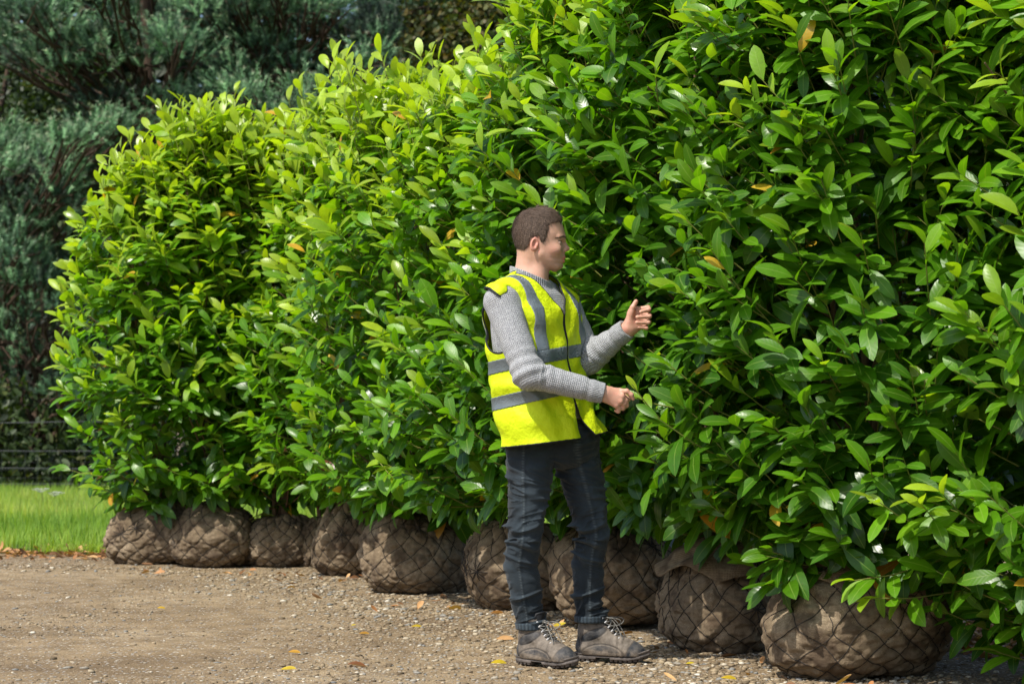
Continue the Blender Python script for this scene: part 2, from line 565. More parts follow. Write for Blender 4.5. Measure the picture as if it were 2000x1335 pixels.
def make_crown(cx, cy, zlo, ztop, rad, nshoot, seed, young, size=0.15, tone=0.0, skew=(0, 0)):
    """leaves (one mesh) + twigs of one laurel"""
    global rng
    rng = np.random.default_rng(seed)
    H = ztop - zlo
    out = []
    bases, dirs, lens = [], [], []
    for layer, (frac, depth) in enumerate(((0.55, 0.0), (0.30, 0.16), (0.15, 0.32))):
        n = int(nshoot * frac)
        t = np.concatenate([rng.random(int(n * 0.82)) ** 0.95, 0.86 + 0.14 * rng.random(n - int(n * 0.82))])
        th = rng.random(n) * 2 * math.pi
        # fewer on the side turned away from the track
        away = (np.cos(th) * 0.45 + np.sin(th) * 0.89) > 0.35
        keep = ~away | (rng.random(n) < 0.55)
        t, th = t[keep], th[keep]
        n = len(t)
        r = rad * np.interp(t, PROF_T, PROF_R)
        ctr = np.array([cx + skew[0] * 0, cy, 0.0])
        z = zlo + t * H
        ct = np.stack([np.cos(th), np.sin(th), np.zeros(n)], 1)
        lump = 0.16 * fbm(np.stack([ct[:, 0] * 1.1, ct[:, 1] * 1.1, z * 1.3], 1), 1.6, seed, 2)
        r = np.maximum(r * (1 + lump) - depth, 0.04)
        tipp = ctr + ct * r[:, None]
        tipp[:, 0] += skew[0] * t
        tipp[:, 1] += skew[1] * t
        tipp[:, 2] = z + rng.normal(0, 0.03, n)
        upw = 0.50 + 0.3 * t + 2.6 * np.clip((t - 0.74) / 0.26, 0, 1) ** 1.3 - 0.55 * np.clip((0.14 - t) / 0.14, 0, 1)
        d = unit(np.array([-.30, -.10, 0.08]) + ct * (1.0 - 0.45 * np.clip((t - 0.8) / 0.2, 0, 1))[:, None] + np.array([0, 0, 1.0]) * upw[:, None] + rng.normal(0, 0.21, (n, 3)))
        L = 0.20 + 0.20 * rng.random(n) + 0.12 * np.clip((t - 0.85) / 0.15, 0, 1)
        tipp += d * rng.normal(0, 0.05, n)[:, None]
        base = tipp - d * (L * 0.8)[:, None]
        age = np.clip(young + 0.58 * (t - 0.55) + rng.normal(0, 0.13, n) - 0.18 * layer + 0.25 * np.clip((t - 0.8) / 0.2, 0, 1), 0.02, 1)  # deeper layers take a darker leaf tone, the top a paler one
        hang = 0.55 * np.clip((0.22 - t) / 0.22, 0, 1)
        for sel in (hang <= 0.05, hang > 0.05):
            if sel.sum() == 0: continue
            out.append(shoot_leaves(base[sel], d[sel], L[sel], 9, age[sel], size, 0.65, float(hang[sel].mean())))
        bases.append(base); dirs.append(d); lens.append(L)
    # tall leaders standing clear of the top
    nl = 14
    th = rng.random(nl) * 6.28
    rr_ = rad * .62 * rng.random(nl) ** .6
    bt = np.stack([cx + skew[0] + np.cos(th) * rr_, cy + np.sin(th) * rr_ - .05, ztop - .26 + .12 * rng.random(nl) - .30 * (rr_ / rad) ** 2], 1)
    dl = unit(np.stack([np.cos(th) * .25 - .12, np.sin(th) * .2, np.ones(nl)], 1) + rng.normal(0, .08, (nl, 3)))
    Ll = .26 + .20 * rng.random(nl)
    out.append(shoot_leaves(bt, dl, Ll, 10, np.clip(young + .45 + rng.normal(0, .1, nl), 0, 1), size, 0.3, 0.0))
    bases.append(bt); dirs.append(dl); lens.append(Ll)
    P, A, N, ln, wd, cu, fo, ag = [np.concatenate([o[i] for o in out]) for i in range(8)]
    mid = P + unit(A) * ln[:, None] * 0.5
    keep = ~(body_zone(P) | body_zone(mid) | body_zone(P + unit(A) * ln[:, None])) & (P[:, 2] > 0.05)
    P, A, N, ln, wd, cu, fo, ag = [a[keep] for a in (P, A, N, ln, wd, cu, fo, ag)]
    n = len(P)
    ag = np.clip(ag + tone, 0, 1)
    rr = rng.random(n)
    low = P[:, 2] < zlo + 0.35
    yel = np.where(rr < 0.0035, 0.25 + 0.4 * rng.random(n), 0)
    yel = np.where(low & (rr > 0.98), 0.1 + 0.9 * rng.random(n), yel)
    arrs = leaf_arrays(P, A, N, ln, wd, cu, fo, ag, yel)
    B, Dd, Ls = np.concatenate(bases), np.concatenate(dirs), np.concatenate(lens)
    k = np.ones(len(B), bool)
    for q in (0, .35, .7, 1.05):
        for off in ((0, 0, 0), (-.07, -.10, 0), (-.04, -.05, -.06)):
            k &= ~body_zone(B + Dd * Ls[:, None] * q + np.array(off))
    return arrs, (B[k], Dd[k], Ls[k])


# ------------------------------------------------------------------ signed-distance modelling for the figure
class Field:
    def __init__(s, lo, hi, h):
        s.lo = np.array(lo, float)
        s.h = h
        s.n = np.ceil((np.array(hi, float) - s.lo) / h).astype(int) + 1
        s.d = np.full(tuple(s.n), 1.0, dtype=np.float32)

    def grid(s, lo=None, hi=None):
        if lo is None:
            i0, i1 = np.zeros(3, int), s.n
        else:
            i0 = np.clip(np.floor((np.array(lo) - s.lo) / s.h).astype(int), 0, s.n)
            i1 = np.clip(np.ceil((np.array(hi) - s.lo) / s.h).astype(int) + 1, 0, s.n)
        ax = [(s.lo[k] + np.arange(i0[k], i1[k]) * s.h).astype(np.float32) for k in range(3)]
        return (slice(i0[0], i1[0]), slice(i0[1], i1[1]), slice(i0[2], i1[2])), (ax[0][:, None, None], ax[1][None, :, None], ax[2][None, None, :])

    def apply(s, fn, lo, hi, k=0.0, op='add'):
        m = 0.035 + k
        sl, (x, y, z) = s.grid(np.array(lo) - m, np.array(hi) + m)
        if 0 in s.d[sl].shape: return
        v = fn(x, y, z)
        a = s.d[sl]
        s.d[sl] = smin(a, v, k) if op == 'add' else -smin(-a, v, k)

    def cone(s, a, b, r1, r2, k=0.01, op='add'):
        a, b = np.array(a, float), np.array(b, float)
        r = max(r1, r2)
        s.apply(lambda x, y, z: f_cone(x, y, z, a, b, r1, r2), np.minimum(a, b) - r, np.maximum(a, b) + r, k, op)

    def chain(s, pts, rad, k=0.01):
        for i in range(len(pts) - 1):
            s.cone(pts[i], pts[i + 1], rad[i], rad[i + 1], k if i == 0 else min(k, 0.006))

    def ell(s, c, r, k=0.01, op='add', rot=None):
        c, r = np.array(c, float), np.array(r, float)
        m = max(r)
        s.apply(lambda x, y, z: f_ell(x, y, z, c, r, rot), c - m, c + m, k, op)

    def mesh(s):
        return surface_nets(s.d, s.lo, s.h)


def smin(a, b, k):
    if k <= 0: return np.minimum(a, b)
    h = np.maximum(k - np.abs(a - b), 0) / k
    return np.minimum(a, b) - h * h * (k * 0.25)


def f_cone(x, y, z, a, b, r1, r2):
    ab = b - a
    L2 = float(ab @ ab) + 1e-12
    px, py, pz = x - a[0], y - a[1], z - a[2]
    t = np.clip((px * ab[0] + py * ab[1] + pz * ab[2]) / L2, 0, 1)
    return np.sqrt((px - t * ab[0]) ** 2 + (py - t * ab[1]) ** 2 + (pz - t * ab[2]) ** 2) - (r1 + (r2 - r1) * t)


def f_ell(x, y, z, c, r, rot=None):
    px, py, pz = x - c[0], y - c[1], z - c[2]
    if rot is not None:
        px, py, pz = [rot[i][0] * px + rot[i][1] * py + rot[i][2] * pz for i in range(3)]
    k0 = np.sqrt((px / r[0]) ** 2 + (py / r[1]) ** 2 + (pz / r[2]) ** 2)
    k1 = np.sqrt((px / r[0] ** 2) ** 2 + (py / r[1] ** 2) ** 2 + (pz / r[2] ** 2) ** 2)
    return k0 * (k0 - 1) / np.maximum(k1, 1e-6)


def surface_nets(f, lo, h):
    neg = f < 0
    cnt = np.zeros(tuple(np.array(f.shape) - 1), dtype=np.uint8)
    for i in (0, 1):
        for j in (0, 1):
            for k in (0, 1):
                cnt += neg[i:f.shape[0] - 1 + i, j:f.shape[1] - 1 + j, k:f.shape[2] - 1 + k]
    I, J, K = np.nonzero((cnt > 0) & (cnt < 8))
    del cnt
    acc = np.zeros((len(I), 3))
    num = np.zeros(len(I))
    corner = {}
    for c in [(i, j, k) for i in (0, 1) for j in (0, 1) for k in (0, 1)]:
        corner[c] = f[I + c[0], J + c[1], K + c[2]].astype(np.float64)
    for c in corner:
        for ax in range(3):
            if c[ax] == 0:
                e = list(c); e[ax] = 1; e = tuple(e)
                a, b = corner[c], corner[e]
                m = (a < 0) != (b < 0)
                t = np.where(m, a / np.where(m, a - b, 1), 0)
                pt = np.array(c, float)[None].repeat(len(I), 0)
                pt[:, ax] += t
                acc += pt * m[:, None]
                num += m
    V = (np.stack([I, J, K], 1) + acc / num[:, None]) * h + lo
    idx = np.full(tuple(np.array(f.shape) - 1), -1, dtype=np.int32)
    idx[I, J, K] = np.arange(len(I))
    Q = []
    nx, ny, nz = f.shape
    for ax in range(3):
        sl0 = [slice(1, -1)] * 3
        sl1 = [slice(1, -1)] * 3
        sl0[ax] = slice(0, -1)
        sl1[ax] = slice(1, None)
        a, b = neg[tuple(sl0)], neg[tuple(sl1)]
        for want, flip in ((a & ~b, False), (~a & b, True)):
            P = np.argwhere(want)
            off = np.ones(3, int); off[ax] = 0
            P = P + off
            u, v = (ax + 1) % 3, (ax + 2) % 3
            du = np.zeros(3, int); du[u] = 1
            dv = np.zeros(3, int); dv[v] = 1
            q = [P - du - dv, P - dv, P, P - du]
            q = [idx[c[:, 0], c[:, 1], c[:, 2]] for c in q]
            if flip: q = q[::-1]
            Q.append(np.stack(q, 1))
    Q = np.concatenate(Q)
    Q = Q[(Q >= 0).all(1)]
    return V, Q


def normals(V, Q):
    n = np.cross(V[Q[:, 2]] - V[Q[:, 0]], V[Q[:, 3]] - V[Q[:, 1]])
    N = np.zeros_like(V)
    for k in range(4):
        np.add.at(N, Q[:, k], n)
    return unit(N)


def smooth_v(V, Q, it=2, lam=0.5):
    E = np.concatenate([Q[:, [0, 1]], Q[:, [1, 2]], Q[:, [2, 3]], Q[:, [3, 0]]])
    deg = np.bincount(E[:, 0], minlength=len(V)) + np.bincount(E[:, 1], minlength=len(V))
    for _ in range(it):
        A = np.zeros_like(V)
        for c in range(3):
            A[:, c] = np.bincount(E[:, 0], V[E[:, 1], c], len(V)) + np.bincount(E[:, 1], V[E[:, 0], c], len(V))
        V = V + lam * (A / np.maximum(deg, 1)[:, None] - V)
    return V


def sdf_obj(name, V, Q, mat, parent=None, attrs=None):
    me = mesh_np(name, V, Q.ravel(), np.full(len(Q), 4), attrs)
    return link(name, me, mat, parent)


# ------------------------------------------------------------------ the person
TA = R(38)
TF = np.array([math.cos(TA), -math.sin(TA)])        # torso front
TR = np.array([-math.sin(TA), -math.cos(TA)])       # torso right-hand side


def mk_skin():
    t = NT('skin')
    a = t.sep(t.attr('lc').outputs['Vector'])        # red, dark (brow / iris / lash and painted lid shade), white of eye
    o = t.obj()
    n = t.noise(55, o, 3)[0]
    c = t.mix(n, (0.50, 0.275, 0.19), (0.60, 0.36, 0.26))
    c = t.mix(a[0], c, (0.55, 0.15, 0.12))
    c = t.mix(a[2], c, (0.62, 0.58, 0.55))
    c = t.mix(a[1], c, (0.045, 0.028, 0.018))
    return t.done(t.pbr(c, 0.48, 0.4, t.bump(t.noise(300, o, 2)[0], 0.15, 0.002), Subsurface_Weight=0.12, Subsurface_Scale=0.012, Subsurface_Radius=(1, 0.35, 0.2)))


def mk_hair():
    t = NT('short_hair')
    o = t.obj()
    n = t.noise(170, o, 4)[0]
    m = t.noise(25, o, 2)[0]
    c = t.mix(n, (0.022, 0.014, 0.010), (0.105, 0.068, 0.048))
    c = t.mix(t.math('MULTIPLY', m, 0.5), c, (0.10, 0.065, 0.045))
    r = t.sep(t.attr('lc').outputs['Vector'])[0]
    c = t.mix(t.math('POWER', r, 2.0), c, (0.17, 0.115, 0.08))
    return t.done(t.pbr(c, 0.6, 0.3, t.bump(n, 0.8, 0.004)))


def mk_knit():
    t = NT('grey_waffle_knit')
    a = t.sep(t.attr('lc').outputs['Vector'])        # along, around (metres), kind: 0 waffle, 1 rib
    P = 0.0078
    u = t.math('SINE', t.math('MULTIPLY', a[0], 2 * math.pi / P))
    v = t.math('SINE', t.math('MULTIPLY', a[1], 2 * math.pi / P))
    waf = t.math('MAXIMUM', u, v)
    rib = v
    h = t.mix(a[2], t.comb(waf, waf, waf), t.comb(rib, rib, rib))
    hs = t.sep(h)[0]
    o = t.obj()
    n = t.noise(220, o, 3)[0]
    n2 = t.noise(700, o, 2)[0]
    c = t.mix(t.ramp(n, [(0.35, 0.0), (0.65, 1.0)]), (0.22, 0.228, 0.24), (0.49, 0.50, 0.515))
    dk = t.ramp(hs, [(0.0, 0.55), (0.75, 1.0)])
    c = t.mix(0.5, c, t.mix(1.0, c, dk, 'MULTIPLY'))
    hh = t.math('ADD', hs, t.math('MULTIPLY', n2, 0.5))
    return t.done(t.pbr(c, 0.95, 0.1, t.bump(hh, 0.55, 0.003), Sheen_Weight=0.15))


def mk_denim():
    t = NT('dark_denim')
    a = t.sep(t.attr('lc').outputs['Vector'])        # seam, wear with lit creases painted in, hem
    o = t.obj()
    n = t.noise(9, o, 4)[0]
    f = t.noise(420, o, 2)[0]
    c = t.mix(t.ramp(n, [(0.35, 0.0), (0.7, 1.0)]), (0.008, 0.012, 0.016), (0.020, 0.029, 0.036))
    c = t.mix(t.math('MULTIPLY', a[1], t.math('MULTIPLY_ADD', f, 0.5, 0.6)), c, (0.075, 0.105, 0.13))
    c = t.mix(a[0], c, (0.09, 0.11, 0.12))
    w = t.n('ShaderNodeTexWave', wave_type='BANDS', bands_direction='DIAGONAL')
    w.inputs['Scale'].default_value = 150
    t.l(o, w.inputs[0])
    h = t.math('ADD', f, t.math('MULTIPLY', w.outputs[1], 0.5))
    return t.done(t.pbr(c, 0.85, 0.2, t.bump(h, 0.4, 0.002), Sheen_Weight=0.1))


def mk_vest():
    t = NT('fluorescent_polyester')
    o = t.obj()
    n = t.noise(14, o, 4)[0]
    w = t.noise(500, o, 2)[0]
    c = t.mix(n, (0.68, 0.83, 0.006), (0.76, 0.90, 0.015))
    p = t.pbr(c, 0.55, 0.3, t.bump(t.math('ADD', t.math('MULTIPLY', n, 5.0), t.math('MULTIPLY', w, 0.3)), 0.4, 0.008))
    tr = t.n('ShaderNodeBsdfTranslucent')
    tr.inputs[0].default_value = (0.7, 0.95, 0.02, 1)
    mx = t.n('ShaderNodeMixShader')
    mx.inputs[0].default_value = 0.18
    t.l(p, mx.inputs[1]); t.l(tr.outputs[0], mx.inputs[2])
    return t.done(mx.outputs[0])


def mk_reflect():
    t = NT('silver_reflective_tape')
    n = t.noise(25, t.obj(), 3)[0]
    c = t.mix(n, (0.12, 0.15, 0.17), (0.19, 0.22, 0.24))
    return t.done(t.pbr(c, 0.42, 0.5, t.bump(n, 0.4, 0.006), Metallic=0.25))


def mk_boot():
    t = NT('worn_boot_leather')
    a = t.sep(t.attr('lc').outputs['Vector'])        # dark panel, seam, dust
    o = t.obj()
    n = t.noise(28, o, 5, 0.65)[0]
    f = t.noise(160, o, 3)[0]
    c = t.mix(t.ramp(n, [(0.3, 0.0), (0.7, 1.0)]), (0.085, 0.070, 0.056), (0.215, 0.182, 0.148))
    d = t.mix(t.ramp(n, [(0.35, 0.0), (0.65, 1.0)]), (0.020, 0.024, 0.030), (0.085, 0.082, 0.080))
    c = t.mix(a[0], c, d)
    c = t.mix(a[1], c, (0.03, 0.028, 0.027))
    c = t.mix(t.math('MULTIPLY', a[2], t.ramp(n, [(0.4, 0.0), (0.6, 1.0)])), c, (0.26, 0.20, 0.14))
    return t.done(t.pbr(c, 0.72, 0.3, t.bump(t.math('ADD', n, t.math('MULTIPLY', f, 0.5)), 0.5, 0.004)))


def px3(px, py, D):
    return W(px, py, D)


Zp = lambda y: 1.0 + (809.0 - y) / 486.0
Xp = lambda x: (x - 1000.0) / 486.0

HEAD_T = np.array([(405, 1050, 1066, .010), (408, 1034, 1078, .036), (414, 1021, 1086, .053), (424, 1010, 1093.5, .066), (436, 1005, 1098.5, .072),
    (448, 1003, 1102.0, .075), (457, 1003, 1104.3, .076), (463, 1004, 1104.6, .0755), (470, 1006, 1102.6, .075), (478, 1008, 1102.8, .074), (486, 1012, 1103.4, .072),
    (494, 1017, 1103.6, .069), (502, 1022, 1104.0, .0645), (506, 1026, 1102, .062), (510, 1031, 1102.5, .059), (515, 1039, 1098.0, .054),
    (520, 1051, 1099.3, .046), (525, 1066, 1095, .032), (528, 1078, 1089, .014)])
_hz = Zp(HEAD_T[::-1, 0])
_hb, _hf, _hw = Xp(HEAD_T[::-1, 1]), Xp(HEAD_T[::-1, 2]), HEAD_T[::-1, 3]
HY = 8.0


def f_head(x, y, z, grow=0.0):
    B = np.interp(z, _hz, _hb) - grow
    F = np.interp(z, _hz, _hf) + grow
    Wd = np.interp(z, _hz, _hw) + grow
    c, L = (B + F) / 2, (F - B) / 2
    q = (x - c) / L
    taper = np.interp(z, [Zp(530), Zp(500), Zp(470), Zp(430)], [0.42, 0.34, 0.20, 0.10])
    w = Wd * (1 - taper * np.clip(q, -1, 1) * (q > -0.2) * (0.6 + 0.4 * np.clip(q, 0, 1)))
    g = np.abs(q) ** 2.35 + (np.abs(y - HY) / w) ** 2.25
    top = np.maximum(z - (Zp(404) + grow), Zp(530) - grow - z)
    return np.maximum((g ** (1 / 2.3) - 1) * np.minimum(L, Wd), top).astype(np.float32)


def build_body():
    Fd = Field((-0.10, 7.58, 0.02), (0.63, 8.40, 1.87), 0.0027)
    # head
    Fd.apply(lambda x, y, z: f_head(x, y, z), (Xp(996), HY - .09, Zp(534)), (Xp(1112), HY + .09, Zp(401)), 0.0)
    # neck
    Fd.cone((Xp(1037), 8.0, Zp(492)), (Xp(1033), 8.01, Zp(560)), .055, .062, .02)
    Fd.cone((Xp(1058), 7.985, Zp(512)), (Xp(1044), 7.98, Zp(556)), .036, .045, .02)
    Fd.cone((Xp(1050), 7.955, Zp(500)), (Xp(1056), 7.965, Zp(552)), .012, .011, .018)      # neck muscle
    # nose
    Fd.cone((Xp(1100.5), HY, Zp(468)), (Xp(1106.5), HY, Zp(484.5)), .0060, .0105, .008)
    Fd.ell((Xp(1108), HY, Zp(485.5)), (.0105, .010, .0085), .006)
    for s in (-1, 1):
        Fd.ell((Xp(1103.5), HY + s * .0125, Zp(488)), (.0105, .0075, .0075), .005)
    # brow, sockets, cheekbones, eyes
        Fd.ell((Xp(1102.0), HY + s * .036, Zp(474.5)), (.018, .018, .0115), .014, 'sub')
        Fd.cone((Xp(1101.0), HY + s * .014, Zp(465.5)), (Xp(1091), HY + s * .047, Zp(464)), .0070, .0050, .014)
        Fd.ell((Xp(1084), HY + s * .048, Zp(489)), (.020, .012, .014), .030)
        Fd.ell((Xp(1090.5), HY + s * .0355, Zp(474.5)), (.0135, .0135, .0125), .003)
        Fd.cone((Xp(1096.5), HY + s * .022, Zp(471.3)), (Xp(1088), HY + s * .050, Zp(472.8)), .0028, .0030, .003)   # lid
        Fd.cone((Xp(1096), HY + s * .024, Zp(477.8)), (Xp(1089), HY + s * .049, Zp(478)), .0022, .0022, .003)
    # ear
        ear = (Xp(1043), HY + s * .079, Zp(480))
        rot = [(math.cos(.18), 0, -math.sin(.18)), (s * .25 * 1, 1, 0), (math.sin(.18), 0, math.cos(.18))]
        Fd.ell(ear, (.0165, .0075, .029), .004, rot=rot)
        Fd.ell((ear[0] + .003, ear[1] + s * .0065, ear[2] + .003), (.0100, .0090, .018), .003, 'sub', rot=rot)
        Fd.ell((ear[0] + .011, ear[1] - s * .002, ear[2] - .004), (.005, .006, .008), .004)
    # lips and chin
    Fd.cone((Xp(1101.8), HY - .012, Zp(502.8)), (Xp(1101.8), HY + .012, Zp(502.8)), .0062, .0062, .006)
    Fd.cone((Xp(1100.2), HY - .010, Zp(509.6)), (Xp(1100.2), HY + .010, Zp(509.6)), .0066, .0066, .006)
    Fd.cone((Xp(1102.2), HY - .026, Zp(506.2)), (Xp(1103.4), HY, Zp(505.7)), .0018, .0018, .003, 'sub')
    Fd.cone((Xp(1102.2), HY + .026, Zp(506.2)), (Xp(1103.4), HY, Zp(505.7)), .0018, .0018, .003, 'sub')
    Fd.ell((Xp(1091), HY, Zp(519)), (.016, .020, .012), .012)
    # jaw corner
    for s in (-1, 1):
        Fd.cone((Xp(1056), HY + s * .056, Zp(498)), (Xp(1086), HY + s * .026, Zp(521)), .015, .011, .02)
    # trunk, arms and legs (under the clothes)
    Fd.cone((Xp(1033), 8.01, Zp(556)), (Xp(1045), 8.0, Zp(640)), .075, .10, .03)
    Fd.cone((Xp(1045), 8.0, Zp(640)), (Xp(1078), 8.02, Zp(850)), .10, .095, .03)
    Fd.chain([(Xp(1030), 8.0, Zp(572)), SH_R, EL_R, WR_R], [.05, .045, .034, .026], .02)
    Fd.chain([(Xp(1045), 8.02, Zp(572)), SH_L, EL_L, WR_L], [.05, .045, .034, .026], .02)
    for hip, kn, cf, an in (LEG_R, LEG_L):
        Fd.chain([(Xp(1080), 8.03, Zp(860)), hip, kn, cf, an], [.085, .070, .045, .042, .034], .02)
        Fd.cone(an, np.array(an) + (0.02, 0, -0.10), .034, .03, .01)
    # left hand: palm to the camera, thumb up, fingers curled back over it
    y0 = WR_L[1]
    Hp = lambda a, b, d: np.array([Xp(a) * (y0 + d) / 8.0, y0 + d, 1 + (809 - b) / 486.0 * (y0 + d) / 8.0])
    wr = Hp(1230, 641, 0)
    mcp = [Hp(1247, 604, .004), Hp(1251, 615, .008), Hp(1252, 627, .008), Hp(1249, 638, .004)]
    Fd.cone(WR_L, wr, .026, .024, .012)
    for i, m in enumerate(mcp):
        st = wr + np.array([0, 0, 1]) * (0.010 - 0.009 * i)
        Fd.cone(st, m, .0165, .0125, .014)
    Fd.cone(Hp(1228, 628, -.010), Hp(1233, 609, -.014), .016, .0135, .014)              # ball of the thumb
    Fd.chain([Hp(1232, 612, -.012), Hp(1236, 600, -.018), Hp(1242.5, 588.5, -.016)], [.0135, .0105, .0090], .008)
    dx = [0, 0, 0, 0]
    Fd.chain([mcp[0], Hp(1266, 600.5, -.002), Hp(1268, 604, -.026), Hp(1252, 608.5, -.034)], [.0110, .0095, .0085, .0076], .006)
    Fd.chain([mcp[1], Hp(1269, 614.5, .000), Hp(1269, 617.5, -.026), Hp(1245, 619.0, -.033)], [.0110, .0095, .0087, .0078], .006)
    Fd.chain([mcp[2], Hp(1268, 627.5, .000), Hp(1267, 629.5, -.024), Hp(1244, 629.5, -.030)], [.0105, .0092, .0083, .0075], .006)
    Fd.chain([mcp[3], Hp(1263, 638.5, .000), Hp(1263, 640.5, -.020), Hp(1248, 638.8, -.025)], [.0098, .0082, .0073, .0067], .006)
    # right hand: back to the camera, forefinger bent out to a leaf
    y1 = WR_R[1]
    Hq = lambda a, b, d: np.array([Xp(a) * (y1 + d) / 8.0, y1 + d, 1 + (809 - b) / 486.0 * (y1 + d) / 8.0])
    wr = Hq(1181, 768, 0)
    mcp = [Hq(1210.5, 763.5, .010), Hq(1214.5, 773.5, -.004), Hq(1211.5, 783.5, -.006), Hq(1203.5, 791.0, -.002)]
    Fd.cone(WR_R, wr, .026, .025, .012)
    for i, m in enumerate(mcp):
        Fd.cone(wr + np.array([0, 0, 1]) * (0.010 - 0.008 * i), m, .0180, .0118, .014)
    Fd.chain([mcp[0], Hq(1224.0, 763.5, -.012), Hq(1233.0, 770.5, -.012), Hq(1236.5, 778.5, -.008)], [.0108, .0092, .0085, .0074], .006)
    Fd.chain([mcp[1], Hq(1222.5, 781.5, .004), Hq(1224.0, 791.0, .012), Hq(1219.0, 795.0, .022)], [.0112, .0094, .0085, .0075], .006)
    Fd.chain([mcp[2], Hq(1218.0, 789.0, .002), Hq(1216.5, 797.0, .010), Hq(1210.5, 797.0, .022)], [.0106, .0090, .0082, .0073], .006)
    Fd.chain([mcp[3], Hq(1209.0, 797.0, .004), Hq(1207.5, 803.0, .010), Hq(1202.5, 801.5, .018)], [.0096, .0082, .0074, .0067], .006)
    Fd.chain([Hq(1192, 762, .022), Hq(1208, 768, .036), Hq(1221, 775, .032), Hq(1228, 780, .022)], [.0160, .0125, .0098, .0085], .010)
    V, Q = Fd.mesh()
    V = smooth_v(V, Q, 1, 0.4)
    # skin colouring: lips, ears, knuckles, brows, eyes, plus lid shade painted above the eyes
    lc = np.zeros_like(V)
    x, y, z = V.T
    px, pz = 1000 + x * 486, 809 - (z - 1) * 486
    ay = np.abs(y - HY)
    hd = pz < 540
    lip = hd & (px > 1096.5) & (pz > 499.6) & (pz < 512.2) & (ay < 0.024 - np.abs(pz - 506) * .0012)
    lc[:, 0] = np.where(lip, 0.75, 0)
    ear_m = hd & (px < 1053.5) & (px > 1033) & (pz > 464) & (pz < 496) & (ay > 0.073)
    lc[:, 0] = np.where(ear_m, 0.42, lc[:, 0])
    cheek = hd * np.exp(-((px - 1080) ** 2 + (pz - 492) ** 2) / 130.0) * 0.22
    nose = hd * np.exp(-((px - 1109) ** 2 + (pz - 487) ** 2) / 30.0) * 0.25
    lc[:, 0] = np.maximum(lc[:, 0], cheek + nose)
    hand = px > 1180
    lc[:, 0] = np.where(hand, 0.12 + 0.22 * np.clip(noise3(V, 60, 3), 0, 1), lc[:, 0])
    ec = np.array([Xp(1090.5), 0, Zp(474.5)])
    er = np.sqrt((x - ec[0]) ** 2 + (ay - .0355) ** 2 + (z - ec[2]) ** 2)
    eye = hd & (er < .0143) & (np.abs(z - ec[2]) < .0052) & (x > ec[0] - .004)
    lc[:, 2] = np.where(eye, 0.25, 0)
    iris = eye & (ay < .042) & (ay > .0200)
    lc[:, 1] = np.where(iris, 0.9, 0)
    lash_shade = hd & (er < .0185) & (z - ec[2] > .0030) & (z - ec[2] < .0075) & (x > ec[0] - .002)
    lc[:, 1] = np.where(lash_shade, 0.7, lc[:, 1])  # lashes together with the upper lid's shadow, painted dark
    bt = np.clip((ay - .012) / .044, 0, 1)
    bz = Zp(464.5) + .004 * np.sin(bt * 3.1) - .0035 * (bt > .75)
    brow = hd & (ay > .010) & (ay < .058) & (np.abs(z - bz) < .0060 * (1 - .55 * bt)) & (x > Xp(1078))
    lc[:, 1] = np.where(brow, 0.82, lc[:, 1])  # eyebrow, thickened to paint in the shading over the eye
    st = hd & (pz > 497) & (px > 1062) & (pz < 528)
    lc[:, 1] = np.where(st & ~lip, 0.05 + 0.05 * noise3(V, 200, 8), lc[:, 1])
    o = sdf_obj('person', V, Q, mk_skin(), None, {'lc': lc})
    tag(o, 'short haired man in yellow hi-vis waistcoat, grey jumper and dark jeans touching laurel leaves', 'person')
    return o


# joints (metres, world)
SH_R = np.array([Xp(980), 7.815, Zp(596)])
EL_R = np.array([Xp(1032) * .965, 7.715, Zp(733)])
WR_R = np.array([Xp(1180) * .967, 7.735, 1 + (809 - 768) / 486.0 * .967])
SH_L = np.array([Xp(1106) * 1.02, 8.16, Zp(602)])
EL_L = np.array([Xp(1150) * 1.005, 8.06, Zp(700)])
WR_L = np.array([Xp(1226) * .995, 7.96, 1 + (809 - 641) / 486.0 * .995])
LEG_R = ((Xp(1036), 7.98, .86), (Xp(1023), 7.985, .520), (Xp(1017), 8.02, .40), (Xp(1037), 8.035, .190))
LEG_L = ((Xp(1124), 8.10, .86), (Xp(1157), 8.10, .520), (Xp(1149), 8.135, .40), (Xp(1153), 8.15, .190))

_tz = np.array([.80, .87, 1.00, 1.14, 1.35, 1.42, 1.48, 1.53, 1.56])
_tx = np.array([.182, .172, .135, .112, .090, .084, .078, .073, .070])
_ta = np.array([.232, .230, .230, .226, .228, .224, .195, .13, .06])
_tb = np.array([.172, .168, .152, .146, .152, .145, .120, .085, .05])


def tloc(x, y, z):
    cx = np.interp(z, _tz, _tx)
    s = (x - cx) * TR[0] + (y - 8.0) * TR[1]
    t = (x - cx) * TF[0] + (y - 8.0) * TF[1]
    return s, t


def f_torso(x, y, z, grow):
    a = np.interp(z, _tz, _ta) + grow
    b = np.interp(z, _tz, _tb) + grow
    s, t = tloc(x, y, z)
    g = (np.abs(s) / a) ** 2.5 + (np.abs(t) / b) ** 2.3
    d = (g ** (1 / 2.4) - 1) * np.minimum(a, b)
    return np.maximum(d, z - 1.575 - grow).astype(np.float32)


def f_solid(x, y, z, grow):
    d = f_torso(x, y, z, grow - .004)
    nk = np.array([Xp(1034), 8.01, Zp(560)])
    shr = np.array([Xp(972), 7.800, Zp(588)])
    shl = np.array([Xp(1108), 8.17, Zp(590)])
    d = smin(d, f_cone(x, y, z, nk, shr, .060 + grow, .050 + grow), .05)
    d = smin(d, f_cone(x, y, z, nk, shl, .060 + grow, .050 + grow), .05)
    return d


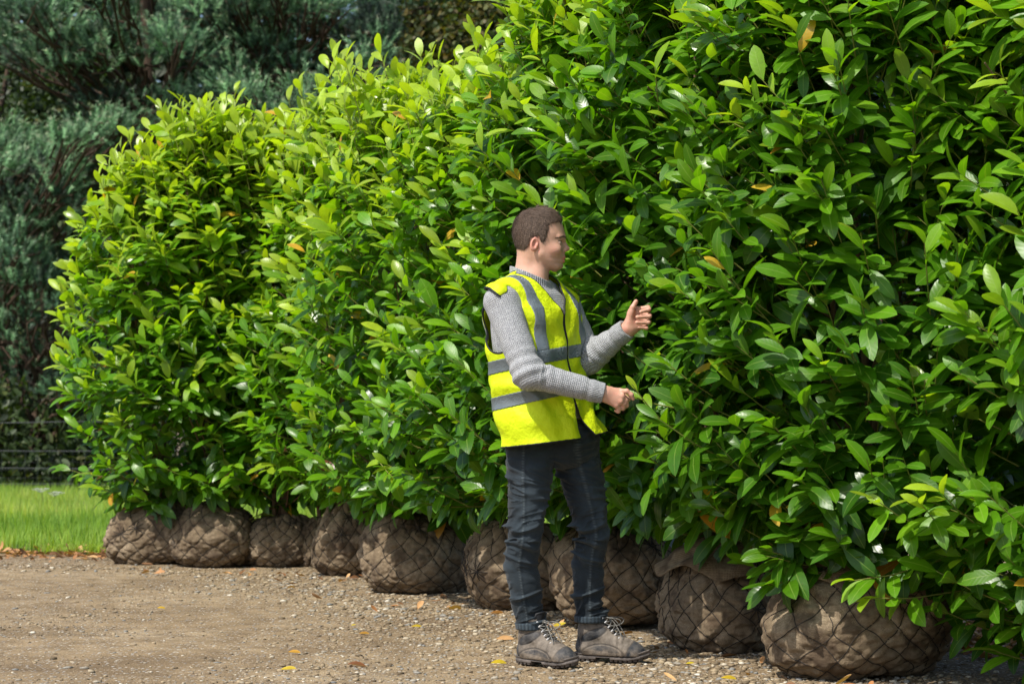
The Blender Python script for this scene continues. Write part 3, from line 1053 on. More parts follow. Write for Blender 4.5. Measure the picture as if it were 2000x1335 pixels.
def seg_param(V, a, b):
    a, b = np.array(a, float), np.array(b, float)
    ab = b - a
    L = np.linalg.norm(ab)
    t = ((V - a) @ ab) / L ** 2
    q = V - (a + np.clip(t, 0, 1)[:, None] * ab)
    u = unit(np.cross(ab, [0, 1.0, 0.2]))
    v = np.cross(ab / L, u)
    return t, L, np.linalg.norm(q, axis=1), np.arctan2(q @ v, q @ u)


def arms_field(x, y, z, g=0.0):
    d = f_cone(x, y, z, SH_R, EL_R, .068 + g, .058 + g)
    d = smin(d, f_cone(x, y, z, EL_R, WR_R, .057 + g, .041 + g), .03)
    e = f_cone(x, y, z, SH_L, EL_L, .066 + g, .058 + g)
    e = smin(e, f_cone(x, y, z, EL_L, WR_L, .060 + g, .043 + g), .03)
    return np.minimum(d, e)


def build_sweater(parent):
    Fd = Field((-0.16, 7.55, .84), (0.56, 8.45, 1.64), 0.0032)
    sl, (x, y, z) = Fd.grid()
    d = f_solid(x, y, z, -.012)
    d = np.maximum(d, .985 - z)
    d = smin(d, arms_field(x, y, z), .035)
    # cuffs end flat at the wrist
    for wr, el in ((WR_R, EL_R), (WR_L, EL_L)):
        ax = unit(wr - el)
        pl = (x - wr[0]) * ax[0] + (y - wr[1]) * ax[1] + (z - wr[2]) * ax[2]
        near = ((x - wr[0]) ** 2 + (y - wr[1]) ** 2 + (z - wr[2]) ** 2) < .10 ** 2
        d = np.where(near & (pl > -.05), np.maximum(d, pl + .004), d)
        q = f_cone(x, y, z, wr, wr + ax * .08, .030, .030)
        d = np.maximum(d, -q)
    # neckband
    c = np.array([Xp(1036), 8.0, Zp(545)])
    nx, nz = .33, .944
    s = (x - c[0]) * nz - (z - c[2]) * nx * -1
    u = (x - c[0]) * nz + (z - c[2]) * nx * -1 + (z - c[2]) * nx + (z - c[2]) * 0
    u = (x - c[0])
    h = (z - c[2]) + u * .42
    r = np.sqrt((u / 1.06) ** 2 + (y - c[1] + .006) ** 2)
    ring = np.maximum(np.abs(r - .071) - .007, np.abs(h) - .017) - .002
    hole = np.maximum(r - .066, -(h + .05))
    d = np.maximum(d, -hole)
    d = smin(d, ring, .006)
    Fd.d[...] = d
    V, Q = Fd.mesh()
    V = smooth_v(V, Q, 1, 0.4)
    N = normals(V, Q)
    lc = np.zeros_like(V)
    best = np.full(len(V), 9.0)
    off = 0
    tR, LR, dR, aR = seg_param(V, SH_R, EL_R)
    tr2, Lr2, dr2, ar2 = seg_param(V, EL_R, WR_R)
    tl, Ll, dl, al = seg_param(V, SH_L, EL_L)
    tl2, Ll2, dl2, al2 = seg_param(V, EL_L, WR_L)
    s, t = tloc(V[:, 0], V[:, 1], V[:, 2])
    lc[:, 0] = V[:, 2]
    lc[:, 1] = s
    h = V[:, 2] * 0
    disp = np.zeros(len(V))
    for (tt, LL, dd, aa, rr, base, cuff) in ((tR, LR, dR, aR, .063, 0, 0), (tr2, Lr2, dr2, ar2, .050, LR, 1), (tl, Ll, dl, al, .062, 0, 0), (tl2, Ll2, dl2, al2, .052, Ll, 1)):
        m = (dd < .085) & (dd - rr < best) & ((s > .17) | (s < -.17) | (dd < .07))
        best = np.where(m, dd - rr, best)
        lc[:, 0] = np.where(m, tt * LL + base, lc[:, 0])
        lc[:, 1] = np.where(m, aa * rr, lc[:, 1])
        if cuff:
            lc[:, 2] = np.where(m & ((1 - tt) * LL < .065), 1, lc[:, 2])
            # creases fanning from the inside of the elbow
            fan = np.exp(-(tt * LL / .085) ** 2)
            disp += np.where(m, fan * .0035 * np.sin((tt * LL + .012 * np.cos(aa * 1.0)) * 2 * math.pi / .042 + 1.0), 0)
            disp += np.where(m, -.004 * np.exp(-(((1 - tt) * LL - .068) / .012) ** 2), 0)
        else:
            fan = np.exp(-((1 - tt) * LL / .08) ** 2)
            disp += np.where(m, fan * .0030 * np.sin((tt * LL) * 2 * math.pi / .045), 0)
    zc = V[:, 2] - (Zp(545) - .42 * (V[:, 0] - Xp(1036)))
    rr = np.hypot(V[:, 0] - Xp(1036), V[:, 1] - 8.0)
    band = (np.abs(zc) < .02) & (rr < .095)
    lc[:, 2] = np.where(band, 1, lc[:, 2])
    lc[:, 1] = np.where(band, np.arctan2(V[:, 1] - 8.0, V[:, 0] - Xp(1036)) * .075, lc[:, 1])
    disp += .0025 * fbm(V, 14, 5, 2)
    V = V + N * disp[:, None]
    o = sdf_obj('jumper', V, Q, mk_knit(), parent, {'lc': lc})
    return tag(o, 'grey waffle-knit jumper')


def vest_cuts(x, y, z):
    """signed distance to everything cut away from the vest cloth; negative = no cloth"""
    s, t = tloc(x, y, z)
    hem = .870 + .115 * (x + .03) + .10 * np.maximum(x - .27, 0)
    c = z - hem
    for sg, sh in ((1, SH_R), (-1, SH_L)):
        zc = sh[2] - .070
        e = np.sqrt(((t + (.012 if sg > 0 else .0)) / .098) ** 2 + ((z - zc) / .128) ** 2) - 1
        arm = np.maximum(e * .10, .115 - s * sg)
        c = np.minimum(c, arm)
    s0 = .004
    zt, za = 1.565, Zp(620)
    w = np.interp(z, [za, zt], [0.0, .098])
    vneck = np.where(t > 0, np.maximum((s * s) ** .5 * 1 - w, -(z - za)), 1.0)
    vneck = np.where(t > 0, np.maximum(np.abs(s - s0) - w, za - z) * .85, 1.0)
    c = np.minimum(c, vneck)
    back = np.maximum(1.548 - z, np.hypot(x - Xp(1034), y - 8.01) - .085)
    c = np.minimum(c, np.maximum(1.552 - z, np.hypot(x - Xp(1034), y - 8.01) - .088) * 1.0)
    half = .0035 + np.clip(1.035 - z, 0, .2) * .26
    slit = np.where((t > 0) & (z < za + .01), np.abs(s - s0 + np.clip(1.035 - z, 0, .2) * .10) - half, 1.0)
    c = np.minimum(c, slit)
    return c


def vest_solid(x, y, z):
    d = f_solid(x, y, z, .008)
    # the lower front flap stands out a little, the back hangs straight
    s, t = tloc(x, y, z)
    fl = np.clip((1.05 - z) / .16, 0, 1) ** 1.5
    d = d - fl * .022 * np.clip(t / .12, 0, 1) * np.clip(-s / .05 + .2, 0, 1)
    w = .0050 * np.sin(s * 42 + z * 9) * np.clip((1.25 - z) / .25, 0, 1)
    w = w + .0035 * np.sin(z * 46 + s * 26 + 2.2 * np.sin(s * 15 + 1)) + .0028 * np.sin(s * 70 - z * 33 + 1.5 * np.sin(z * 20))
    d = d + w
    arms = arms_field(x, y, z, .004)
    return -smin(-d, arms, .012)


def build_vest(parent):
    Fd = Field((-0.17, 7.62, .84), (0.44, 8.34, 1.66), 0.0034)
    sl, (x, y, z) = Fd.grid()
    S = vest_solid(x, y, z).astype(np.float32)
    C = vest_cuts(x, y, z).astype(np.float32)
    Fd.d[...] = np.maximum(np.abs(S) - .0026, -C)
    V, Q = Fd.mesh()
    v = sdf_obj('waistcoat', V, Q, mk_vest(), parent)
    tag(v, 'fluorescent yellow hi-vis waistcoat open down the front')
    # black binding round every edge
    Fd.d[...] = np.sqrt(S ** 2 + (C - .001) ** 2) - .0040
    V, Q = Fd.mesh()
    sdf_obj('binding', V, Q, M['piping'], v)
    s, t = tloc(x, y, z)
    ref = mk_reflect()
    shell = np.maximum(np.abs(S - .0030) - .0022, -(C - .005))
    bands = []
    for x0, z0, sl_ in ((-.05, 1.190, .205), (-.062, 1.043, .225)):
        bands.append(np.abs(z - (z0 + sl_ * (x - x0))) / math.sqrt(1 + sl_ ** 2) - .0262)
    cut = z - (1.190 + .205 * (x + .05)) - .024
    for sg, s1 in ((1, .140), (-1, .128)):
        bands.append(np.maximum(np.abs(s * sg - s1 + .010 * np.clip(z - 1.4, 0, 1)) - .0245, -cut))
    for b in bands:
        Fd.d[...] = np.maximum(shell, b)
        V, Q = Fd.mesh()
        sdf_obj('reflective_strip', V, Q, ref, v)
    return v


def build_trousers(parent):
    Fd = Field((-0.14, 7.80, .10), (0.46, 8.30, .98), 0.0033)
    Fd.ell((Xp(1080), 8.03, .90), (.178, .135, .12), .02)
    for sg, (hip, kn, cf, an) in ((1, LEG_R), (-1, LEG_L)):
        hip, kn, cf, an = [np.array(v, float) for v in (hip, kn, cf, an)]
        mid = hip * .5 + kn * .5 + np.array([.006, -.004, 0])
        lo = an + np.array([0.004, 0, -.055])
        Fd.chain([hip + (0, 0, .03), hip, mid, kn, cf, lo], [.105, .100, .084, .071, .065, .060], .03)
        # flat hem
    sl, (x, y, z) = Fd.grid()
    Fd.d[...] = np.maximum(Fd.d, np.where(x < .22, .140, .158) - z)
    V, Q = Fd.mesh()
    V = smooth_v(V, Q, 2, 0.5)
    N = normals(V, Q)
    lc = np.zeros_like(V)
    disp = np.zeros(len(V))
    right = V[:, 0] < np.interp(V[:, 2], [.2, .5, .8], [.21, .19, .165])
    for leg, msk in ((LEG_R, right), (LEG_L, ~right)):
        hip, kn, cf, an = [np.array(v, float) for v in leg]
        z = V[:, 2]
        cx = np.interp(z, [an[2], cf[2], kn[2], hip[2]], [an[0], cf[0], kn[0], hip[0]])
        cyy = np.interp(z, [an[2], cf[2], kn[2], hip[2]], [an[1], cf[1], kn[1], hip[1]])
        ang = np.arctan2(V[:, 1] - cyy, V[:, 0] - cx)
        fz = z + .030 * np.sin(ang * 1.0 + 1.0 + z * 5) + .014 * np.sin(2 * ang + z * 14) + .034 * noise3(V, 9, 4) + .010 * noise3(V, 24, 14)
        ridge = lambda ph: (1 - np.abs(np.sin(ph))) ** 1.6
        knee = np.exp(-((z - kn[2]) / .085) ** 2)
        ankle = np.exp(-((z - .235) / .062) ** 2)
        thigh = np.exp(-((z - .74) / .10) ** 2)
        amp = .0215 * knee * (.65 + .35 * np.cos(ang + 2.4)) + .0190 * ankle + .007 * thigh + .0035
        brk = np.clip(.45 + 1.0 * noise3(V, 13, 21), 0, 1)
        amp = 1.7 * amp * (.45 + .55 * brk)
        rq = np.stack([(V[:, 0] - cx) * 7 + 3, (V[:, 1] - cyy) * 7, (z + .30 * (V[:, 0] - cx) * np.sign(np.sin(z * 19)) ) * 27], 1)
        rg_ = np.clip(1 - 3.0 * np.abs(noise3(rq, 1.0, 33)), 0, 1) * .75 + .35 * np.clip(1 - 3.0 * np.abs(noise3(rq, 1.9, 35)), 0, 1)
        dsp = 1.25 * amp * (rg_ - .35) + .006 * (knee + ankle) * noise3(V, 22, 9) + .004 * noise3(V, 10, 19)
        disp = np.where(msk, dsp, disp)
        wear_lit = brk * np.clip(rg_ - .30, 0, 1) * (knee * .6 + ankle * .6 + .18) + .35 * np.exp(-((z - .66) / .16) ** 2) * np.clip(np.cos(ang + .9), 0, 1) + .18 * np.exp(-((z - .36) / .12) ** 2)  # wear, plus lit creases painted as paler fold ridges
        lc[:, 1] = np.where(msk, np.clip(wear_lit, 0, 1), lc[:, 1])
        # side seam on one leg, inside seam on the other, both towards the camera
        sa = -1.75 if leg is LEG_R else -1.45
        w = .0055 if leg is LEG_R else .0075
        sd = np.abs((ang - sa + .10 * np.sin(z * 9)) * .066)
        stitch = .55 + .45 * np.sign(np.sin(z * 2 * math.pi / .011))
        lc[:, 0] = np.where(msk, np.clip(1 - sd / w, 0, 1) * .65 * stitch, lc[:, 0])
        disp = np.where(msk & (sd < .008), disp + .0018, disp)
        hemb = (z < (.166 if leg is LEG_R else .184))
        lc[:, 1] = np.where(msk & hemb, .45 + .25 * np.sin(ang * 26), lc[:, 1])
        disp = np.where(msk & hemb, .003, disp)
    V = V + N * disp[:, None]
    o = sdf_obj('jeans', V, Q, mk_denim(), parent, {'lc': lc})
    return tag(o, 'faded dark blue-black slim jeans')


def build_boot(parent, heel, toe, mat):
    heel, toe = np.array(heel, float), np.array(toe, float)
    ax = toe - heel
    L = np.linalg.norm(ax[:2])
    f = np.array([ax[0], ax[1], 0]) / L
    sd = np.array([-f[1], f[0], 0])
    k = L / .30

    def w(p):
        p = np.atleast_2d(p) * k
        return heel + p[:, :1] * f + p[:, 1:2] * sd + p[:, 2:] * np.array([0, 0, 1.0])
    h = .0028
    Fd = Field((-.03, -.08, -.01), (.34, .08, .24), h)
    Fd.cone((.045, 0, .060), (.060, 0, .125), .044, .043, .02)
    Fd.cone((.062, 0, .125), (.066, 0, .190), .047, .053, .02)
    Fd.cone((.095, 0, .125), (.165, -.002, .070), .042, .042, .02)
    Fd.cone((.165, -.002, .066), (.225, -.004, .048), .043, .044, .02)
    Fd.ell((.235, -.004, .040), (.062, .050, .040), .02)
    Fd.cone((.055, 0, .045), (.20, -.002, .042), .043, .047, .02)
    sl, (x, y, z) = Fd.grid()
    Fd.d[...] = np.maximum(Fd.d, .026 - z)
    Fd.d[...] = np.maximum(Fd.d, (z - .184 - .10 * (x - .06)))
    hole = f_cone(x, y, z, np.array([.066, 0, .15]), np.array([.07, 0, .25]), .036, .044)
    Fd.d[...] = np.maximum(Fd.d, -hole)
    V, Q = Fd.mesh()
    V = smooth_v(V, Q, 2, .5)
    N = normals(V, Q)
    x, y, z = V.T
    # creases where the toes bend, padded collar roll
    d = .0022 * np.sin(x * 260 + y * 30) * np.exp(-((x - .195) / .03) ** 2) + .0016 * fbm(V, 40, 2, 2)
    d += .004 * np.exp(-((z - .182) / .012) ** 2) - .003 * np.exp(-((z - .160 - .0 * x) / .006) ** 2)
    lc = np.zeros_like(V)

    def panel(q, v=1.0):
        lc[:, 0] = np.maximum(lc[:, 0], np.clip(-q / .003 + .5, 0, 1) * v)
        lc[:, 1] = np.maximum(lc[:, 1], np.exp(-(q / .0022) ** 2) * .8)
    side = np.abs(y) > .01
    panel(np.sqrt(((x - .098 - .5 * (z - .135)) / 2.1) ** 2 + (z - .114 - .30 * (x - .098)) ** 2) - .0205)
    arch_ = np.sqrt(((x - .125) / 1.75) ** 2 + (z - .018) ** 2) - .055
    lc[:, 1] = np.maximum(lc[:, 1], np.exp(-(arch_ / .0026) ** 2) * .9)
    lc[:, 0] = np.maximum(lc[:, 0], np.clip(-(np.maximum(arch_ + .005, .046 - z - .1 * (x - .1))) / .003, 0, 1) * .85)
    panel(.228 - x + .5 * (z - .04), 1.0)
    panel(np.maximum(x - .032 + .20 * (z - .05), z - .098), .8)
    tongue = np.maximum(np.abs(y) - .015, np.maximum(.115 - x, x - .205))
    lc[:, 0] = np.where((tongue < 0) & (z > .07), .9, lc[:, 0])
    d -= .0018 * lc[:, 1]
    lc[:, 2] = np.clip((.065 - z) / .05, 0, 1) * .7 + .05
    V = V + N * d[:, None]
    up = sdf_obj('boot', w(V), Q, mat, parent, {'lc': lc})
    tag(up, 'scuffed taupe and grey lace-up walking boot')
    # sole with lugs
    Fs = Field((-.03, -.08, -.02), (.35, .08, .06), .0028)
    sl, (x, y, z) = Fs.grid()
    hw = np.interp(x, [-.004, .03, .09, .15, .22, .28, .312], [.02, .039, .038, .040, .050, .040, .008])
    toeup = np.clip((x - .22) / .10, 0, 1) ** 2 * .022
    body = np.maximum(np.maximum(np.abs(y + .003 * (x > .1)) - hw, np.maximum(-x - .004, x - .314)), np.maximum(z - .036 - toeup, .010 + toeup - z))
    arch = np.maximum(np.abs(x - .125) - .030, z - .017)
    body = np.maximum(body, -arch)
    lug = np.maximum(np.maximum(np.abs(y) - hw + .003, np.maximum(-x, x - .305)), np.maximum(z - .014 - toeup, .0005 + toeup - z))
    lug = np.maximum(lug, -(np.abs(((x / .020) % 1.0) - .5) * .020 - .0030))
    lug = np.maximum(lug, -arch)
    groove = np.sqrt((z - .024 - toeup) ** 2 + (np.abs(y) - hw) ** 2) - .004
    body = np.maximum(body, -groove)
    Fs.d[...] = np.minimum(body, lug)
    V, Q = Fs.mesh()
    V = smooth_v(V, Q, 1, .4)
    s_ = sdf_obj('sole', w(V), Q, M['rubber'], up)
    # tongue, laces, hooks
    mb = MB()
    tg = []
    for i in range(7):
        q = i / 6
        c = np.array([.118 + .008 * q, 0, .155 + .060 * q])
        for j in range(7):
            a = (j / 6 - .5) * 2
            tg.append((c[0] - .018 * a * a + .0, a * .030 * (1 - .15 * q * q), c[2] - .006 * a * a))
    F = [(i * 7 + j, i * 7 + j + 1, (i + 1) * 7 + j + 1, (i + 1) * 7 + j) for i in range(6) for j in range(6)]
    tg = np.array(tg)
    mb.add(w(tg), F)
    mb.add(w(tg + np.array([.006, 0, 0])), F)
    rim = [tg[i * 7 + 6] for i in range(7)] + [tg[42 + 6 - j] for j in range(7)] + [tg[(6 - i) * 7] for i in range(7)]
    mb.tube(w(np.array(rim) + [.003, 0, 0]), .0045, 6)
    mb.build('tongue', M['piping'], up)
    lb = MB()
    hk = MB()
    prev = None
    for i in range(7):
        q = i / 6
        cx = .218 - .082 * q
        cz = .092 + .090 * q + (.004 if i > 4 else 0)
        for sg in (-1, 1):
            e = np.array([cx - .014, sg * (.024 + .004 * q), cz - .010])
            hk = MB()
            hk.tube(w([e + [-.004, sg * .003, -.003], e + [.003, sg * .002, .004]]), .0036, 6)
            hk.build('lace_hook', M['metal'], up)
            if prev is not None:
                o_ = prev[-sg]
                m = (o_ + e) / 2 + [.010, 0, .010]
                lb.tube(w([o_, m, e]), .0024, 5)
        prev = {-1: np.array([cx - .014, -(.024 + .004 * q), cz - .010]), 1: np.array([cx - .014, (.024 + .004 * q), cz - .010])}
    kn = np.array([.132, 0, .178])
    for sg in (-1, 1):
        lb.tube(w([prev[sg], kn]), .0024, 5)
        t = np.linspace(0, 1, 13)
        loop = kn + np.stack([.075 * np.sin(t * math.pi) * (1 - .25 * t), sg * (.012 + .020 * np.sin(t * 2 * math.pi) * .6 + .02 * t), .020 * np.sin(t * 5) - .055 * t * (1 - t) * 2], 1)
        lb.tube(w(loop), .0022, 5)
        tail = kn + np.stack([.075 * t, sg * (.010 + .018 * t), .012 * np.sin(t * 3) - .085 * t ** 1.4], 1)
        lb.tube(w(tail), .0022, 5)
    lb.tube(w([kn - [.004, .006, 0], kn + [.004, .006, .002]]), .006, 6)
    lb.build('lace', M['lace'], up)
    return up


def build_hair(parent):
    Fd = Field((Xp(990), 7.90, Zp(515)), (Xp(1110), 8.10, Zp(398)), .0022)
    sl, (x, y, z) = Fd.grid()
    head = f_head(x, y, z, 0.0)
    px, pz = 1000 + x * 486, 809 - (z - 1) * 486
    # front and lower hairline as seen from the side
    front = np.interp(pz, [398, 424, 428, 433, 437, 442, 455, 466, 474, 480, 486], [1112, 1106, 1100, 1090, 1076, 1071.5, 1070, 1067, 1063, 1060, 1056])
    ff = np.interp(pz, [398, 424, 431, 436, 440, 455], [1112, 1106, 1098, 1094, 1090, 1086])
    ay = np.abs(y - HY)
    front = np.where(ay < .035, np.minimum(np.maximum(front, ff), 1104), front)
    lowl = np.interp(px, [996, 1012, 1022, 1030, 1033, 1036, 1052, 1056, 1063, 1075], [497, 500, 496, 487, 476, 467, 464, 474, 480, 480])
    cut = np.maximum((px - front) / 486, (pz - lowl) / 486) + .0028 * noise3(np.stack(np.broadcast_arrays(x, y, z), -1), 230, 2)
    head = head - .0046 * np.clip(-cut / .014 + .12, .12, 1)
    Fd.d[...] = -smin(-head, -cut.astype(np.float32) - .0, .004)
    V, Q = Fd.mesh()
    V = smooth_v(V, Q, 1, .5)
    N = normals(V, Q)
    V = V + N * (.0004 * noise3(V, 260, 3) + .0008 * noise3(V, 60, 5))[:, None]
    hair = sdf_obj('hair', V, Q, mk_hair(), parent)
    # short strands lying over it
    g = np.random.default_rng(5)
    n = 22000
    i = g.integers(0, len(V), n)
    P, Nn = V[i], N[i]
    ok = (1000 + P[:, 0] * 486 < 1106)
    P, Nn = P[ok], Nn[ok]
    # keep only where the shell is outside the skull
    flow = np.stack([0.5 + 0 * P[:, 0], 0 * P[:, 0], -0.75 + 1.2 * np.clip((P[:, 2] - Zp(435)) * 14, 0, 1)], 1)
    flow = flow + .35 * np.stack([noise3(P, 45, 1), noise3(P, 45, 2), noise3(P, 45, 3)], 1) + g.normal(0, .13, flow.shape)
    flow = unit(flow - Nn * np.sum(flow * Nn, 1, keepdims=True))
    dr = unit(flow + Nn * (.18 + .30 * g.random(len(P)))[:, None])
    side = unit(np.cross(dr, Nn)) * .0007
    ln = .007 + .010 * g.random(len(P)) * np.clip((P[:, 2] - Zp(500)) * 9, .3, 1)
    tip = P + dr * ln[:, None]
    VV = np.stack([P - side, P + side, tip], 1).reshape(-1, 3)
    me = mesh_np('hair_strands', VV, np.arange(len(VV)), np.full(len(P), 3), {'lc': np.repeat(np.stack([g.random(len(P)), 0 * P[:, 0], 0 * P[:, 0]], 1), 3, 0)})
    link('hair_strands', me, hair.data.materials[0], hair)
    hair['label'] = 'short dark brown hair'
    return hair


def build_person():
    p = build_body()
    build_hair(p)
    build_sweater(p)
    build_vest(p)
    build_trousers(p)
    bm_ = mk_boot()
    build_boot(p, (Xp(1014), 8.075, 0.0), (Xp(1124) * .985, 7.885, 0.0), bm_)
    build_boot(p, (Xp(1124) * 1.02, 8.175, 0.0), (Xp(1262) * 1.01, 8.085, 0.0), bm_)
    return p


# ------------------------------------------------------------------ root balls
def make_ball(cx, cy, rx, ry, h, seed, parent, flap=None, dark=0):
    g = np.random.default_rng(seed)
    nu, nv = 220, 110
    th = np.linspace(0, 2 * math.pi, nu, endpoint=False)
    fv = np.linspace(0.02, 1, nv)
    TH, FV = np.meshgrid(th, fv)
    ph = g.random(6) * 6.28
    # vertical profile: wide belly, flat foot, rounded shoulder, sunken top
    zz = np.interp(FV, [0, .10, .3, .5, .7, .85, 1.0], [0.0, .0, .16, .42, .72, .94, 1.0])
    rr = np.interp(FV, [0, .10, .3, .5, .7, .85, 1.0], [.0, .74, .96, 1.02, .88, .55, .0])

    def sm(a):
        for _ in range(14):
            a = np.vstack([a[:1], (a[:-2] + 2 * a[1:-1] + a[2:]) / 4, a[-1:]])
        return a
    zz, rr = sm(zz), sm(rr)
    lob = 1 + .055 * np.sin(2 * TH + ph[0]) + .04 * np.sin(3 * TH + ph[1])
    P = np.stack([np.cos(TH) * rx * rr * lob, np.sin(TH) * ry * rr * lob, zz * h], -1)
    sag = noise3(P + seed * 3.1, 3.2, seed) * .048 + noise3(P + seed, 9, seed + 1) * .012
    N = unit(np.stack([np.cos(TH) * (rr + .1), np.sin(TH) * (rr + .1), (zz - .45) * 1.6], -1))
    # net: two families of slanting ropes, warped
    wrp = .55 * noise3(P + 7 + seed, 4.0, seed + 5) + .22 * noise3(P + seed, 11.0, seed + 6)
    nr = 13 + seed % 5
    a = (TH * nr / (2 * math.pi) + FV * 5.2 + wrp)
    b = (TH * nr / (2 * math.pi) - FV * 5.2 + wrp * .8 + ph[2])
    da = np.abs(a - np.round(a)); db = np.abs(b - np.round(b))
    dd = np.minimum(da, db)
    pil = np.clip(dd / .30, 0, 1) ** .55 - .8
    cell = _hash(np.floor(a).astype(int), np.floor(b).astype(int), 0, seed)
    flatn = np.clip(.75 + .9 * noise3(P + 11 + seed, 4.5, seed + 8), .15, 1.25) * np.clip(1.35 - FV * .75, .3, 1)
    bulge = .019 * pil * (.6 + .7 * cell) * flatn
    wr = .0080 * fbm(P * np.array([1, 1, 1.6]) + cell[..., None] * 3, 34, seed + 2, 2) + .0025 * np.abs(noise3(P, 80, seed))
    mask = np.clip(FV / .12, 0, 1)
    P2 = P + N * ((sag + bulge + wr) * mask)[..., None]
    P2[..., 2] = np.maximum(P2[..., 2], 0.0)
    P2 = P2 + np.array([cx, cy, 0])
    V = P2.reshape(-1, 3)
    ii, jj = np.meshgrid(np.arange(nv - 1), np.arange(nu), indexing='ij')
    k = (jj + 1) % nu
    F = np.stack([ii * nu + jj, ii * nu + k, (ii + 1) * nu + k, (ii + 1) * nu + jj], -1).reshape(-1, 4)
    ca, sa = math.cos(.5), math.sin(.5)
    u0, v0 = TH * rx, FV * (h + rx)
    rot = cell * 1.3
    uu = u0 * np.cos(rot) + v0 * np.sin(rot)
    vv = -u0 * np.sin(rot) + v0 * np.cos(rot)
    lc = np.stack([u0 + .3 * wr * 10, v0 + .02 * np.sin(TH * 7), cell], -1).reshape(-1, 3)
    me = mesh_np('root_ball', V, F.ravel(), np.full(len(F), 4), {'lc': lc})
    ball = link('root_ball', me, M['burlap'], parent)
    # ropes follow the same two families
    from_grid = lambda tt, ff: (np.interp(ff, fv, np.arange(nv)), (tt % (2 * math.pi)) / (2 * math.pi) * nu)

    def samp(A, tt, ff):
        r_, c_ = from_grid(tt, ff)
        r0 = np.clip(r_.astype(int), 0, nv - 2); fr = r_ - r0
        c0 = c_.astype(int) % nu; c1 = (c0 + 1) % nu; fc = c_ - np.floor(c_)
        if A.ndim == 3: fr, fc = fr[:, None], fc[:, None]
        return (A[r0, c0] * (1 - fc) + A[r0, c1] * fc) * (1 - fr) + (A[r0 + 1, c0] * (1 - fc) + A[r0 + 1, c1] * fc) * fr
    rb = MB()
    ff = np.linspace(.10, .93, 56)
    for fam, sgn, off in ((0, 1, 0), (1, -1, ph[2])):
        sc = 1.0 if fam == 0 else .8
        for q in range(nr):
            tt = (q - sgn * ff * 5.2 - off) * 2 * math.pi / nr
            for _ in range(4):
                tt = (q - sgn * ff * 5.2 - off - sc * samp(wrp, tt, ff)) * 2 * math.pi / nr
            pts = samp(P2, tt, ff) + samp(N, tt, ff) * .0014
            rb.tube(pts, .0021, 5)
    for q in range(4):       # knots where the net is drawn together
        t0, f0 = g.random() * 6.28, .45 + .35 * g.random()
        c = samp(P2, np.array([t0]), np.array([f0]))[0]
        for m in range(9):
            an = m * .7
            t1, f1 = t0 + .22 * math.cos(an), f0 + .07 * math.sin(an)
            fs = np.linspace(0, 1, 5)
            pts = samp(P2, t0 + (t1 - t0) * fs, f0 + (f1 - f0) * fs) + samp(N, t0 + (t1 - t0) * fs, f0 + (f1 - f0) * fs) * .004
            rb.tube(pts, .0022, 4)
    rb.build('net_rope', M['rope'], ball)
    if flap:
        t0, t1, f0, f1 = flap
        n1, n2 = 60, 30
        A_, B_ = np.meshgrid(np.linspace(0, 1, n1), np.linspace(0, 1, n2))
        rag = .10 * noise3(np.stack([A_ * 5, A_ * 0, B_ * 0], -1), 1.3, seed) + .03 * np.sin(A_ * 9)
        tt = t0 + (t1 - t0) * (A_ + .10 * np.sin(B_ * 4))
        f_ = f1 + (f0 - f1) * B_ * (1 + rag * 1.6)
        base = samp(P2, tt.ravel(), f_.ravel()).reshape(n2, n1, 3)
        nn = samp(N, tt.ravel(), f_.ravel()).reshape(n2, n1, 3)
        # the loose cloth bridges the hollows of the net
        flat = samp(P + np.array([cx, cy, 0]), tt.ravel(), f_.ravel()).reshape(n2, n1, 3)
        wv = .007 * np.sin(A_ * 15 + B_ * 7 + 2 * np.sin(B_ * 3)) + .006 * np.sin(B_ * 14 + A_ * 4)
        pos = np.maximum(np.sum((base - flat) * nn, -1), .004) + .012 + wv + .012 * B_ ** 2
        VV = flat + nn * pos[..., None]
        ii, jj = np.meshgrid(np.arange(n2 - 1), np.arange(n1 - 1), indexing='ij')
        F = np.stack([ii * n1 + jj, ii * n1 + jj + 1, (ii + 1) * n1 + jj + 1, (ii + 1) * n1 + jj], -1).reshape(-1, 4)
        lc = np.stack([tt * rx, f_ * (h + rx), A_], -1).reshape(-1, 3)
        me = mesh_np('burlap_flap', VV.reshape(-1, 3), F.ravel(), np.full(len(F), 4), {'lc': lc})
        fo = link('burlap_flap', me, M['burlap'], ball)
        md = fo.modifiers.new('thick', 'SOLIDIFY')
        md.thickness = .003
    return ball


